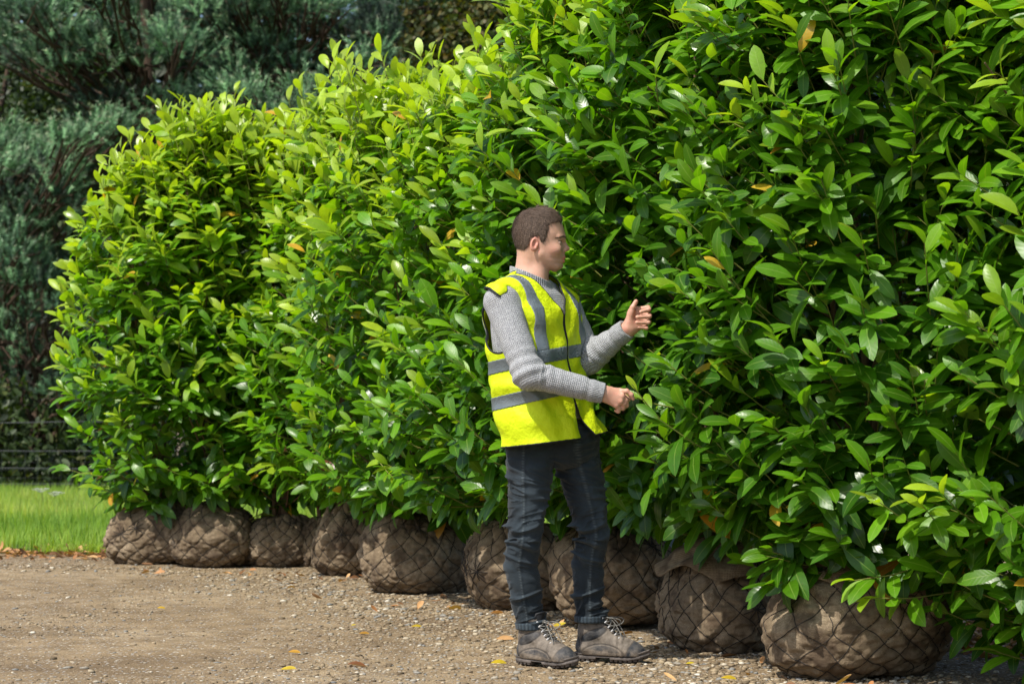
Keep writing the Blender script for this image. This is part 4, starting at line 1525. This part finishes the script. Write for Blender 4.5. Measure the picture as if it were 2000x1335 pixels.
# ------------------------------------------------------------------ the row of laurels
# ball centre px, distance of its front foot, width px, height m | crown: bottom, top, radius, shoots, young tone (new growth, and sunlit brightness of the left plants put into colour)
PL = [
    # X      D      rx   h     zlo  ztop  rad  n   young/sun  label
    (-2.39, 13.45, .31, .43, .35, 2.66, .60, 430, .52, 'laurel at the grassy far end of the row, its ball behind a paler one'),
    (-1.98, 13.30, .33, .44, .38, 2.90, .52, 360, .52, 'laurel with a broad pale root ball, second from the grassy end'),
    (-1.55, 13.25, .25, .36, .36, 2.80, .50, 330, .50, 'laurel on a narrow upright root ball, third from the grassy end'),
    (-1.22, 13.20, .21, .36, .36, 2.82, .48, 300, .50, 'laurel whose small root ball is mostly hidden behind the next one'),
    (-0.98, 12.50, .27, .46, .38, 2.90, .56, 400, .50, 'laurel with tall shoot tips and a round root ball beside grey gravel'),
    (-0.54, 11.35, .29, .46, .38, 2.80, .66, 520, .46, 'laurel on a wide netted ball with brown leaves at its foot, clear of the man'),
    (0.03, 10.35, .30, .47, .42, 2.72, .70, 560, .42, 'laurel just behind the man, root ball partly hidden by his nearer leg'),
    (0.50, 9.52, .34, .48, .47, 3.12, .74, 680, .30, 'laurel with a wide dark root ball seen between and beyond the legs'),
    (0.90, 8.62, .285, .48, .44, 3.25, .70, 760, .22, 'laurel the man touches, on a ball with a loose flap of hessian'),
    (1.37, 7.80, .37, .47, .31, 3.20, .70, 880, .24, 'laurel on the biggest root ball with a lone sprig hanging before it'),
    (2.28, 7.25, .33, .46, .06, 3.10, .76, 860, .30, 'nearest laurel, cut by the right edge, leaves almost down to the ground'),
]


def build_row():
    tot = 0
    for i, (x, d, rx, h, zlo, ztop, rad, ns, yg_sun, lab) in enumerate(PL):
        root = empty('laurel_shrub', (x, d, 0))
        tag(root, lab, 'laurel shrub', 'root-balled laurels standing in a row')
        flap = {8: (-2.95, -1.15, .66, .93), 9: (-2.75, -1.55, .72, .93)}.get(i)
        make_ball(x, d, rx, rx * .95, h, 20 + i, root, flap)
        skew = (0.10, 0.06) if i == 0 else (0.0, 0.0)
        if i == 0: skew = (0.05, 0)
        arrs, (B, Dd, Ls) = make_crown(x, d, zlo + .06, ztop, rad, int(ns * (1.30 if i > 6 else 1.12)), 100 + i, yg_sun + .08, 0.168, 0.0, skew)
        extra = []
        if i == 8: extra = SPRIG_HAND
        if i == 9: extra = SPRIG_LOW
        if i == 5: extra = SPRIG_FIVE
        parts = [arrs]
        eb = [B]; ed = [Dd]; el = [Ls]
        for (b0, dd, LL, ag, nl, hang) in extra:
            b0, dd = np.array([b0]), unit(np.array([dd], float))
            P, A, N, ln, wd, cu, fo, a_ = shoot_leaves(b0, dd, np.array([LL]), nl, np.array([ag]), .15, .75, hang)
            k_ = ~(body_zone(P) | body_zone(P + unit(A) * ln[:, None] * .5) | body_zone(P + unit(A) * ln[:, None]))
            P, A, N, ln, wd, cu, fo, a_ = [q_[k_] for q_ in (P, A, N, ln, wd, cu, fo, a_)]
            parts.append(leaf_arrays(P, A, N, ln, wd, cu, fo, a_, np.zeros(len(P))))
            eb.append(b0); ed.append(dd); el.append(np.array([LL]))
        Vs, Ls_, Ss, c1, c2 = [], [], [], [], []
        off = 0
        for (V, L, S, lc, lt) in parts:
            Vs.append(V); Ls_.append(L + off); Ss.append(S); c1.append(lc); c2.append(lt)
            off += len(V)
        me = mesh_np('crown', np.vstack(Vs), np.concatenate(Ls_), np.concatenate(Ss), {'lc': np.vstack(c1), 'lt': np.vstack(c2)})
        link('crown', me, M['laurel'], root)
        tot += len(me.polygons)
        mb = MB()
        stems_mesh(mb, np.vstack(eb), np.vstack(ed), np.concatenate(el))
        mb.build('twigs', M['twig'], root)
        g = np.random.default_rng(300 + i)
        for k in range(5):
            a = g.random() * 6.28
            t = np.linspace(0, 1, 9)
            r1 = rad * (.25 + .4 * g.random())
            pts = np.stack([x + np.cos(a) * r1 * t ** 1.3 + .03 * np.sin(t * 7 + k) + .03 * np.cos(a), d + np.sin(a) * r1 * t ** 1.3 + .03 * np.cos(t * 6 + k) + .03 * np.sin(a), h * .9 + (ztop - h - .25) * t], 1)
            m = MB()
            m.tube(pts, np.linspace(.016, .005, 9), 7)
            for q in range(7):
                tq = .02 + .8 * (q / 7) ** 1.4
                p0 = np.array([np.interp(tq, t, pts[:, c]) for c in range(3)])
                an = a + g.normal(0, 1.1)
                dv = np.array([math.cos(an), math.sin(an), .55])
                m.tube([p0, p0 + dv * .16, p0 + dv * .34 + [0, 0, .05]], [.006, .005, .003], 5)
            m.build('stem', M['stem'], root)
    print('leaf faces', tot)


def mk_twig():
    t = NT('green_twig')
    n = t.noise(30, t.obj(), 2)[0]
    c = t.mix(n, (0.11, 0.13, 0.03), (0.26, 0.27, 0.06))
    return t.done(t.pbr(c, 0.6, 0.3))
M['twig'] = mk_twig()

hp = W(1250, 787, 7.80)
SPRIG_HAND = [
    (W(1335, 800, 7.98), (-.42, -.10, .06), .22, .66, 9, .1),
    (W(1300, 830, 7.92), (-.35, -.15, .35), .20, .80, 8, .0),
    (W(1310, 740, 8.05), (-.6, -.25, .30), .24, .55, 9, .1),
    (W(1375, 725, 8.05), (-.6, -.3, .15), .24, .45, 9, .1),
]
SPRIG_LOW = [
    (W(1880, 1150, 7.35), (-.9, -.35, -.15), .42, .55, 8, .35),
    (W(1840, 1090, 7.35), (-.8, -.35, -.25), .42, .50, 8, .4),
    (W(1850, 1040, 7.05), (-.5, -.6, .35), .24, .62, 9, .1),
    (W(1900, 1020, 7.05), (-.5, -.5, .3), .24, .66, 9, .1),
    (W(1800, 1030, 7.10), (-.7, -.4, .3), .24, .60, 9, .1),
]
SPRIG_FIVE = [
    (W(740, 900, 10.75), (.3, -.5, -.35), .24, .60, 9, .35),
    (W(880, 880, 10.4), (-.2, -.7, .10), .25, .60, 9, .2),
]


# ------------------------------------------------------------------ ground, field, litter
def grid_mesh(name, xs, ys, zf, mat, parent=None):
    X, Y = np.meshgrid(xs, ys)
    Z = zf(X, Y)
    nx, ny = len(xs), len(ys)
    ii, jj = np.meshgrid(np.arange(ny - 1), np.arange(nx - 1), indexing='ij')
    F = np.stack([ii * nx + jj, ii * nx + jj + 1, (ii + 1) * nx + jj + 1, (ii + 1) * nx + jj], -1).reshape(-1, 4)
    me = mesh_np(name, np.stack([X, Y, Z], -1).reshape(-1, 3), F.ravel(), np.full(len(F), 4))
    return link(name, me, mat, parent)


def track_z(X, Y):
    p = np.stack([X, Y, X * 0], -1)
    return .008 * noise3(p, 1.7, 3) + .004 * noise3(p, 7, 4)


def build_ground():
    o = grid_mesh('ground', np.linspace(-400, 400, 9), np.linspace(-60, 700, 9), lambda X, Y: X * 0 - .05, M['earth'])
    tag(o, kind='structure')
    xs = np.concatenate([[-60, -30, -14], np.linspace(-8, 8, 330), [14, 30, 60]])
    ys = np.concatenate([[-20, -5, 2], np.linspace(5, 14.9, 240)])

    def zf(X, Y):
        return track_z(X, Y) - .045 * np.clip((Y - 14.55 - .15 * np.sin(X * 2.1)) / .3, 0, 1)
    o = grid_mesh('track', xs, ys, zf, M['track'])
    tag(o, kind='structure')
    o = grid_mesh('field', np.linspace(-60, 60, 160), np.linspace(14.35, 60, 90), lambda X, Y: .01 + .03 * noise3(np.stack([X, Y, X * 0], -1), .6, 8) - .06 * np.clip((14.75 - Y) / .3, 0, 1), M['earth'])
    tag(o, kind='structure')
    # stones
    g = np.random.default_rng(11)
    t = (1 + 5 ** .5) / 2
    ico = unit(np.array([(-1, t, 0), (1, t, 0), (-1, -t, 0), (1, -t, 0), (0, -1, t), (0, 1, t), (0, -1, -t), (0, 1, -t), (t, 0, -1), (t, 0, 1), (-t, 0, -1), (-t, 0, 1)]))
    fc = np.array([(0, 11, 5), (0, 5, 1), (0, 1, 7), (0, 7, 10), (0, 10, 11), (1, 5, 9), (5, 11, 4), (11, 10, 2), (10, 7, 6), (7, 1, 8), (3, 9, 4), (3, 4, 2), (3, 2, 6), (3, 6, 8), (3, 8, 9), (4, 9, 5), (2, 4, 11), (6, 2, 10), (8, 6, 7), (9, 8, 1)])
    n = 75000
    D = 6.9 + (14.7 - 6.9) * g.random(n) ** 1.15
    X = (g.random(n) * 2 - 1) * (D * .262 + .2)
    # stones gather along the row of balls and thin out on the wheel tracks
    row = np.interp(D, [7, 7.5, 8.3, 9.2, 10.1, 11.1, 12.2, 12.95, 15], [1.7, 1.2, .8, .4, -.1, -.6, -1.0, -2.4, -9])
    dist = np.abs(X - row + .25)
    dens = np.clip(.35 + .9 * np.exp(-(dist / .75) ** 2) + .55 * noise3(np.stack([X, D, X * 0], 1), 1.4, 21), .05, 1)
    keep = g.random(n) < dens
    X, D, dist = X[keep], D[keep], dist[keep]
    n = len(X)
    r = np.minimum(.0018 + .0026 * g.exponential(1.0, n) * (1 + .75 * np.exp(-(dist / .7) ** 2)), .016)
    sc = np.stack([r * (.8 + .8 * g.random(n)), r * (.7 + .4 * g.random(n)), r * (.28 + .30 * g.random(n))], 1)
    V = ico[None] * (1 + .55 * (g.random((n, 12, 1)) - .5)) * sc[:, None]
    a = g.random(n) * 6.28
    ca, sa = np.cos(a)[:, None], np.sin(a)[:, None]
    V = np.stack([V[..., 0] * ca - V[..., 1] * sa, V[..., 0] * sa + V[..., 1] * ca, V[..., 2]], -1)
    zz = track_z(X, D)
    V += np.stack([X, D, zz + sc[:, 2] * .35], 1)[:, None]
    lo = (fc.ravel()[None] + (np.arange(n) * 12)[:, None]).ravel()
    lc = np.repeat(np.stack([g.random(n), g.random(n), g.random(n)], 1), 12, 0)
    me = mesh_np('gravel', V.reshape(-1, 3), lo, np.full(n * 20, 3), {'lc': lc})
    tag(link('gravel', me, M['stone'], None, False), 'loose pebbles and stone chips strewn over the track', 'gravel', kind='stuff')
    # grass in the field
    gb(g)
    litter(g)
    flowers(g)


def gb(g):
    def blades(n, xr, yr, hmu, wd, hue, name, lab, lean=.35, mat='grass', dens=None):
        X = xr[0] + (xr[1] - xr[0]) * g.random(n)
        Y = yr[0] + (yr[1] - yr[0]) * g.random(n) ** 1.3
        if dens is not None:
            k = g.random(n) < dens(X, Y)
            X, Y = X[k], Y[k]
            n = len(X)
        h = hmu * (.55 + .8 * g.random(n)) * (1 + .35 * noise3(np.stack([X, Y, X * 0], 1), 1.1, 31))
        a = g.random(n) * 6.28
        ln = np.stack([np.cos(a), np.sin(a), np.zeros(n)], 1)
        sd = np.stack([-np.sin(a + .8), np.cos(a + .8), np.zeros(n)], 1) * (wd * (.6 + .8 * g.random(n)))[:, None]
        b = np.stack([X, Y, X * 0 + .0], 1)
        le = (lean * g.random(n))[:, None] * h[:, None]
        m = b + ln * le * .35 + np.array([0, 0, 1.0]) * h[:, None] * .55
        t = b + ln * le + np.array([0, 0, 1.0]) * h[:, None]
        V = np.stack([b - sd, b + sd, m + sd * .8, m - sd * .8, t], 1)
        pat = np.array([0, 1, 2, 3, 3, 2, 4])
        lo = (pat[None] + (np.arange(n) * 5)[:, None]).ravel()
        lt = np.repeat(np.stack([np.clip(hue + .2 * g.normal(size=n) + .45 * noise3(np.stack([X, Y, X * 0], 1), .9, 5), 0, 1), np.zeros(n), g.random(n)], 1), 5, 0)
        lc = np.tile(np.array([[-1, 0, 0], [1, 0, 0], [1, .5, 0], [-1, .5, 0], [0, 1, 0]], float), (n, 1))
        me = mesh_np(name, V.reshape(-1, 3), lo, np.tile([4, 3], n), {'lt': lt, 'lc': lc})
        tag(link(name, me, M[mat], None, False), lab, 'grass', kind='stuff')
    blades(70000, (-8, 3), (14.6, 24.5), .13, .004, .55, 'grass', 'bright green meadow grass beyond the track')
    blades(9000, (-8, 3), (23.3, 26.5), .12, .005, .35, 'tall_grass', 'tall rough grass along the wire fence', .5)
    blades(5200, (-3.4, -1.6), (14.3, 15.2), .07, .003, .6, 'grass_verge', 'short grass creeping over the edge of the track', .8)


def litter(g):
    n = 3900
    k1, k2 = 1500, 1800
    X = np.concatenate([-4.2 + 3.2 * g.random(k1), 1.9 + 1.5 * g.random(k2), -2.4 + 5 * g.random(n - k1 - k2)])
    Y = np.concatenate([14.35 + .38 * g.normal(size=k1) * .8, 8.2 + 1.3 * g.random(k2), 7.1 + 6 * g.random(n - k1 - k2)])
    row = np.interp(Y, [7, 7.5, 8.3, 9.2, 10.1, 11.1, 12.2, 12.95], [1.5, 1.2, .8, .4, -.1, -.6, -1.0, -2.4])
    keep = np.ones(n, bool)
    keep[k1 + k2:] = np.abs(X[k1 + k2:] - row[k1 + k2:]) < .15 + .8 * g.random(n - k1 - k2) ** 2
    X, Y = X[keep], Y[keep]
    n = len(X)
    P = np.stack([X, Y, track_z(X, Y) + .004 + .012 * g.random(n)], 1)
    a = g.random(n) * 6.28
    A = np.stack([np.cos(a), np.sin(a), g.normal(0, .22, n)], 1)
    N = np.stack([g.normal(0, .4, n), g.normal(0, .4, n), np.ones(n)], 1)
    ln = .03 + .06 * g.random(n)
    V, lo, sz, lc, lt = leaf_arrays(P, A, N, ln, ln * .22, g.normal(0, .6, n), .3 + .4 * g.random(n), g.random(n), np.zeros(n))
    V[:, 2] = np.maximum(V[:, 2], .003)
    me = mesh_np('leaf_litter', V, lo, sz, {'lc': lc, 'lt': lt})
    tag(link('leaf_litter', me, M['litter']), 'dry brown leaves drifted along the track edges', 'leaf litter', kind='stuff')
    # single fallen leaves that can be picked out
    spots = [(320, 1190, .055, .3, 'yellow curled leaf lying alone on the bare track, left of the row'),
             (693, 1224, .030, .1, 'tiny bright yellow leaf fragment on the track left of the man'),
             (715, 1240, .060, .6, 'pinkish brown leaf left of the man beside the tiny yellow fragment'),
             (582, 1276, .075, .55, 'flat pink-brown leaf on open gravel well left of the boots'),
             (570, 1310, .080, .15, 'thin yellow curled leaf near the bottom edge of the track'),
             (980, 1298, .090, .15, 'pale yellow torn leaf beside the heel of the nearer boot'),
             (1095, 1226, .085, .1, 'yellow curved leaf lying between the two boots'),
             (1348, 1299, .045, .1, 'bright yellow leaf right of the boots'),
             (1425, 1327, .075, .2, 'pale yellow leaf in the dirt before the biggest root ball'),
             (818, 1226, .065, .2, 'slim yellow brown leaf in front of the starburst-knotted ball'),
             (405, 1106, .110, .15, 'long yellow leaf against the foot of the broad pale ball'),
             (785, 1157, .12, .8, 'dark red-brown leaf at the foot of the starburst-knotted ball'),
             (975, 1200, .09, .7, 'brown leaf just left of the jeans at the ball foot'),
             (705, 1300, .10, .75, 'slender dark brown leaf on the track left of the man')]
    for k, (px, py, l, y, lab) in enumerate(spots):
        D = FPX / (py - 809)
        p = W(px, py, D)
        n1 = 1
        rr = np.random.default_rng(50 + k)
        a = rr.random() * .8 - .4
        A = np.array([[math.cos(a), math.sin(a), .06]])
        V, lo, sz, lc, lt = leaf_arrays(np.array([[p[0] - l / 2, p[1], .014]]), A, np.array([[.1, -.5, 1.0]]), np.array([l * .8]), np.array([l * .16]), np.array([-.5 + rr.random()]), np.array([.45]), np.array([.5]), np.array([y]))
        V[:, 2] = np.maximum(V[:, 2], .006)
        me = mesh_np('fallen_leaf', V, lo, sz, {'lc': lc, 'lt': lt})
        tag(link('fallen_leaf', me, M['laurel']), lab, 'leaf', 'single fallen leaves on the track')


def flowers(g):
    for k, (px, py, lab) in enumerate(((82, 955, 'white flower head on a stalk in the grass by the fence, left of its twin'), (108, 962, 'lower white flower head on a stalk in the grass, nearer the hedge'))):
        p = W(px, py, 21.0)
        r = empty('cow_parsley', (p[0], p[1], 0))
        tag(r, lab, 'wild flower', 'white wild flowers')
        mb = MB()
        mb.tube([(p[0], p[1], 0), (p[0] + .02, p[1], p[2] * .5), (p[0], p[1], p[2])], [.004, .003, .003], 5)
        mb.build('stalk', M['twig'], r)
        fb = MB()
        for q in range(26):
            a, rr = g.random() * 6.28, .10 * g.random() ** .5
            c = np.array([p[0] + rr * math.cos(a), p[1] + rr * math.sin(a), p[2] + .02 - rr * .2])
            fb.add([c + (.018, 0, 0), c + (0, .018, .004), c + (-.018, 0, 0), c + (0, -.018, .004)], [(0, 1, 2, 3)])
            fb.tube([(p[0], p[1], p[2] - .03), c], .0012, 3)
        fb.build('flower_head', M['flower'], r)


# ------------------------------------------------------------------ fence
def build_fence():
    D = 25.2
    r = empty('wire_fence', (-4, D, 0))
    tag(r, 'stock wire fence with grey strands between the grass and the pines', 'fence')
    xs = np.linspace(-12, 4, 60)
    for py in (825, 879, 915, 946):
        z = 1 + (809 - py) / FPX * D
        mb = MB()
        mb.tube(np.stack([xs, xs * 0 + D, z + .012 * np.sin(xs * 1.3 + py) - .002 * (xs + 4) * (xs > -6)], 1), .005 if py < 930 else .004, 5)
        mb.build('wire', M['wire'], r)
    mb = MB()
    z0 = 1 + (809 - 946) / FPX * D
    for x in np.arange(-12, 4, .15):
        mb.tube([(x, D, .02), (x, D, 1 + (809 - 879) / FPX * D)], .0012, 3, cap=False)
    for z in np.arange(.1, .5, .1):
        mb.tube([(-12, D, z), (4, D, z)], .0012, 3, cap=False)
    mb.build('wire_mesh', M['wire'], r)
    for x in (-11.2, -8.1, -4.2, -1.2, 1.8):
        mb = MB()
        mb.tube([(x, D + .07, -.05), (x + .01, D + .07, 1.05)], [.055, .05], 9)
        mb.build('post', M['post'], r)


# ------------------------------------------------------------------ trees
def pine_shoots(base, d, L, nn, g, ntone):
    n = len(base)
    q = np.tile(np.linspace(.05, 1.0, nn), (n, 1)) + g.normal(0, .03, (n, nn))
    a = g.random((n, nn)) * 6.28
    u = unit(np.cross(d, unit(g.normal(0, 1, (n, 3)))))
    v = np.cross(d, u)
    rad = np.cos(a)[..., None] * u[:, None] + np.sin(a)[..., None] * v[:, None]
    p = base[:, None] + d[:, None] * (L[:, None] * q)[..., None]
    nd = unit(rad + d[:, None] * .75)
    nl = .066 * (.8 + .4 * g.random((n, nn)))
    tip = p + nd * nl[..., None]
    sd = unit(np.cross(nd, d[:, None] + .01)) * .0044
    V = np.stack([p - sd, p + sd, tip], 2).reshape(-1, 3)
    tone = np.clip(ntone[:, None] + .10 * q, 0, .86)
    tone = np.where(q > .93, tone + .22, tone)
    lt = np.stack([np.repeat(tone.ravel(), 3), np.zeros(n * nn * 3), np.repeat(np.repeat(g.random(n), nn), 3)], 1)
    return V, lt


def pine(x, d, H, pads, seed, label, nsh=80, trunk_r=.20):
    g = np.random.default_rng(seed)
    r = empty('pine_tree', (x, d, 0))
    tag(r, label, 'pine tree', 'pines beyond the fence')
    mb = MB()
    t = np.linspace(0, 1, 12)
    tp = np.stack([x + .12 * np.sin(t * 4 + seed), d + .1 * np.cos(t * 3), -0.05 + t * H], 1)
    mb.tube(tp, np.linspace(trunk_r, .04, 12), 10)
    mb.build('trunk', M['bark'], r)
    lb = MB()
    Vs, Ls = [], []
    for (cx, cy, cz, ra, rz, tone) in pads:
        z0 = np.clip(cz - .5 - .25 * math.hypot(cx - x, cy - d), .6, H * .96)
        p0 = np.array([x, d, z0])
        p2 = np.array([cx, cy, cz - rz * .4])
        p1 = (p0 + p2) / 2 + [0, 0, .12 * g.normal() - .05]
        ts = np.linspace(0, 1, 7)[:, None]
        pts = (1 - ts) ** 2 * p0 + 2 * ts * (1 - ts) * p1 + ts ** 2 * p2
        pts[1:-1] += g.normal(0, .05, (5, 3))
        lb.tube(pts, np.linspace(.034, .014, 7), 6)
        for k in range(3):
            e = np.array([cx, cy, cz]) + unit(g.normal(0, 1, 3)) * [ra * .8, ra * .8, rz * .8]
            lb.tube([pts[-1 - (k % 3)], (pts[-1] + e) / 2 + g.normal(0, .05, 3), e], [.018, .012, .006], 4, cap=False)
        n = int(1.35 * nsh * ra * ra / .5)
        dv = unit(g.normal(0, 1, (n, 3)))
        dv[:, 2] = np.abs(dv[:, 2]) * np.where(g.random(n) < .25, -.6, 1)
        lump = 1 + .28 * noise3(dv * 1.0 + seed + cx, 2.2, seed)
        rr = (g.random(n) ** .33)[:, None] * lump[:, None]
        b = np.array([cx, cy, cz]) + dv * rr * [ra, ra, rz]
        out = np.stack([cx - x, cy - d, 0 * cx])
        sdv = unit(dv * [.9, .9, .5] + unit(out) * .45 + np.array([0, 0, .75]) + g.normal(0, .25, (n, 3)))
        L = .13 + .17 * g.random(n) ** 1.5 + .12 * (g.random(n) < .08)
        V, lt = pine_shoots(b, sdv, L, 38, g, np.clip(tone + .15 * g.normal(size=n) + .15 * (rr[:, 0] - .7), 0, .8))  # shoots inside a pad darker: inner shade put into the tone
        Vs.append(V); Ls.append(lt)
    lb.build('limbs', M['bark'], r)
    V = np.vstack(Vs)
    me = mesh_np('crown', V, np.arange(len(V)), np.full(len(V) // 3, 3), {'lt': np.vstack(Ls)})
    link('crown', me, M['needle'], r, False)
    print('pine', len(V) // 3)


def pads_at(lst, D, g):  # tone per pad: lit boughs paler, shaded low boughs darker, as needle colour
    out = []
    for (px, py, r, tone) in lst:
        dd = D + g.normal(0, .5)
        c = W(px, py, dd)
        for q in range(4):
            o = unit(g.normal(0, 1, 3)) * r * .62 * np.array([1, 1, .6])
            rr = r * (.38 + .22 * g.random())
            out.append((c[0] + o[0], c[1] + o[1], c[2] + o[2], rr, rr * .62, tone + .20 * g.normal()))
    return out


def fill_pads(x, d, z0, z1, n, spread, g, rmin=.5, rmax=.85, tone=.35):
    out = []
    for k in range(n):
        a = g.random() * 6.28
        z = z0 + (z1 - z0) * g.random()
        q = spread * (.35 + .65 * g.random()) * (1 - .5 * (z - z0) / (z1 - z0))
        ra = rmin + (rmax - rmin) * g.random()
        out.append((x + math.cos(a) * q, d + math.sin(a) * q, z, ra, ra * .5, tone * .5))  # halved tone puts the shade between boughs into the needle colour
    return out


def build_trees():
    g = np.random.default_rng(77)
    A = pads_at([(-30, 40, .9, .6), (70, 20, .9, .62), (170, 45, .85, .6), (270, 30, .8, .6), (60, 90, .7, .55), (350, 60, .8, .6), (250, -30, .9, .6), (140, 110, .6, .5), (320, 110, .5, .5)], 26.8, g)
    A += fill_pads(-6.0, 28.2, 5.0, 9.0, 11, 2.2, g)
    pine(-5.2, 28.6, 9.5, A, 1, 'dark pine at the far left with bare brown limbs showing under its upper boughs', 95)
    B = pads_at([(-20, 300, .75, .6), (60, 270, .7, .62), (130, 240, .65, .62), (200, 260, .7, .6), (270, 230, .6, .6), (50, 350, .8, .58), (140, 340, .8, .56), (240, 300, .7, .55), (20, 430, .8, .5), (110, 430, .75, .48), (-20, 520, .8, .4), (60, 540, .6, .35), (320, 215, .5, .6)], 26.3, g)
    B += fill_pads(-6.8, 27.6, 1.2, 4.2, 8, 1.6, g, tone=.2)
    pine(-7.3, 27.8, 6.2, B, 2, 'lower bushy pine in front of the far left trees, bluish lit tips at mid height', 95, .14)
    C = pads_at([(420, 30, .85, .6), (500, 60, .85, .6), (570, 40, .8, .6), (450, 110, .7, .55), (540, 120, .6, .52), (620, 20, .5, .55), (380, 0, .9, .6), (480, -30, .9, .6)], 27.2, g)
    C += fill_pads(-3.4, 28.8, 5.0, 9.5, 11, 2.0, g)
    pine(-3.3, 29.2, 10, C, 3, 'tall pine with an upright bough above the middle of the left foliage, dark trunk', 95)
    E = pads_at([(400, 200, .55, .62), (470, 190, .55, .64), (540, 205, .6, .62), (610, 190, .55, .62), (680, 170, .5, .6), (720, 130, .45, .58), (600, 250, .6, .55), (500, 270, .7, .5), (700, 230, .6, .5), (400, 280, .6, .5)], 25.9, g)
    E += fill_pads(-2.6, 27.0, 1.0, 4.0, 10, 1.5, g, tone=.25)
    pine(-2.7, 27.2, 5.6, E, 4, 'short pine whose lit tips rise just over the hedge, left of centre', 95, .13)
    F_ = pads_at([(30, 640, .5, .5), (90, 620, .45, .48), (60, 730, .5, .42), (110, 760, .4, .4), (20, 700, .5, .35), (-10, 600, .6, .35)], 26.2, g)
    pine(-6.4, 26.8, 3.2, F_, 5, 'small young pine low behind the wire fence at the far left', 90, .07)
    G = fill_pads(-1.6, 31.5, 4.5, 9.5, 20, 1.7, g, tone=.2) + pads_at([(760, 60, .6, .35), (840, 20, .6, .35), (790, 120, .5, .3)], 29.5, g)  # low tones put this pine's shade into its needles
    pine(-1.6, 31.6, 10.5, G, 6, 'shaded pine behind the tallest centre-left shoots, almost black', 80)
    # broadleaf trees
    for k, (x, d, cz, rx, rz, n, ag, lab) in enumerate(((-.6, 34, 5.8, 1.5, 2.6, 9000, .55, 'olive broadleaf tree above the middle of the hedge beside the dark pine'),
                                                   (-.30, 29.6, 6.4, 1.35, 1.9, 15000, .72, 'brownish broadleaf tree over the hedge left of the high leafy crest'),
                                                   (-8.6, 33, 4.5, 2.2, 4.2, 9000, .3, 'dull green broadleaf tree filling the gap behind the far left pines'))):
        r = empty('broadleaf_tree', (x, d, 0))
        tag(r, lab, 'tree', 'broadleaf trees behind the pines')
        gg = np.random.default_rng(400 + k)
        mb = MB()
        mb.tube([(x, d, -.05), (x + .1, d, 2.2), (x, d + .1, cz + 1)], [.2, .16, .05], 9)
        for q in range(14):
            e = np.array([x, d, cz]) + unit(gg.normal(0, 1, 3)) * [rx * .8, rx * .8, rz * .7]
            p0 = np.array([x + .05, d, max(1.5, e[2] - 1.4)])
            mb.tube([p0, (p0 + e) / 2 + [0, 0, .15], e], [.06, .04, .012], 5)
        mb.build('trunk', M['bark'], r)
        dv = unit(gg.normal(0, 1, (n, 3)))
        lump = 1 + .4 * noise3(dv + k * 5, 2.6, k) + .2 * noise3(dv + k, 6, k)
        b = np.array([x, d, cz]) + dv * (gg.random(n) ** .4 * lump)[:, None] * [rx, rx, rz]
        ln = .07 + .05 * gg.random(n)
        V, lo, sz, lc, lt = leaf_arrays(b, gg.normal(0, 1, (n, 3)), gg.normal(0, .6, (n, 3)) + [0, -.2, .8], ln, ln * .33, gg.random(n) * .5, .2 + 0 * ln, np.clip(ag + .2 * gg.normal(size=n), 0, 1), np.zeros(n))
        me = mesh_np('crown', V, lo, sz, {'lc': lc, 'lt': lt})
        link('crown', me, M['broad'], r)
    # far wood closing the view
    gg = np.random.default_rng(900)
    n = 80000
    X = -16 + 34 * gg.random(n)
    Z = 11.5 * gg.random(n)
    gap = (np.abs((X / 38 * FPX + 1000) - 672) < 34) & (Z > 1 + 740 / FPX * 38) & (gg.random(n) < .85)
    Yd = 36.5 + 3.5 * gg.random(n) + 1.2 * noise3(np.stack([X, Z, X * 0], 1), .5, 3)
    X, Z, Yd = X[~gap], Z[~gap], Yd[~gap]
    n = len(X)
    ln = .22 + .22 * gg.random(n)
    V, lo, sz, lc, lt = leaf_arrays(np.stack([X, Yd, Z], 1), gg.normal(0, 1, (n, 3)), gg.normal(0, .7, (n, 3)) + [0, -.5, .5], ln, ln * .4, gg.random(n) * .5, .2 + 0 * ln, np.clip(.12 + .2 * gg.normal(size=n), 0, 1), np.zeros(n))
    me = mesh_np('woodland', V, lo, sz, {'lc': lc, 'lt': lt})
    tag(link('woodland', me, M['broad']), 'deep shaded woodland closing the view behind the pines', 'woodland', kind='stuff')
    # undergrowth behind the fence
    n = 34000
    X = -12 + 16 * gg.random(n)
    Z = 2.2 * gg.random(n) ** 1.6 * (1 + .6 * noise3(np.stack([X, X * 0, X * 0], 1), .9, 8))
    Yd = 25.6 + 2.6 * gg.random(n)
    ln = .07 + .09 * gg.random(n)
    V, lo, sz, lc, lt = leaf_arrays(np.stack([X, Yd, Z], 1), gg.normal(0, 1, (n, 3)) + [0, 0, .6], gg.normal(0, .6, (n, 3)) + [0, -.2, .8], ln, ln * .25, gg.random(n) * .5, .2 + 0 * ln, np.clip(.35 + .2 * gg.normal(size=n), 0, 1), np.zeros(n))
    me = mesh_np('undergrowth', V, lo, sz, {'lc': lc, 'lt': lt})
    tag(link('undergrowth', me, M['broad']), 'dark weeds and brambles behind the wire fence', 'undergrowth', kind='stuff')


def build_sheet():
    # crumpled pale plastic lying behind the row, glimpsed under the leaves
    xs, ys = np.linspace(.75, 1.5, 40), np.linspace(9.6, 10.3, 30)
    def zf(X, Y):
        p = np.stack([X, Y, X * 0], -1)
        return .03 + .42 * np.exp(-((Y - 9.95) / .2) ** 2) * (1 + .25 * noise3(p, 2.5, 2)) + .03 * noise3(p, 9, 4)
    o = grid_mesh('plastic_sheet', xs, ys, zf, M['sheet'])
    tag(o, 'pale blue-grey crumpled plastic sheet glimpsed behind the root balls', 'plastic sheet')
    md = o.modifiers.new('thick', 'SOLIDIFY')
    md.thickness = .004


build_ground()
build_fence()
build_trees()
build_row()
build_sheet()
build_person()
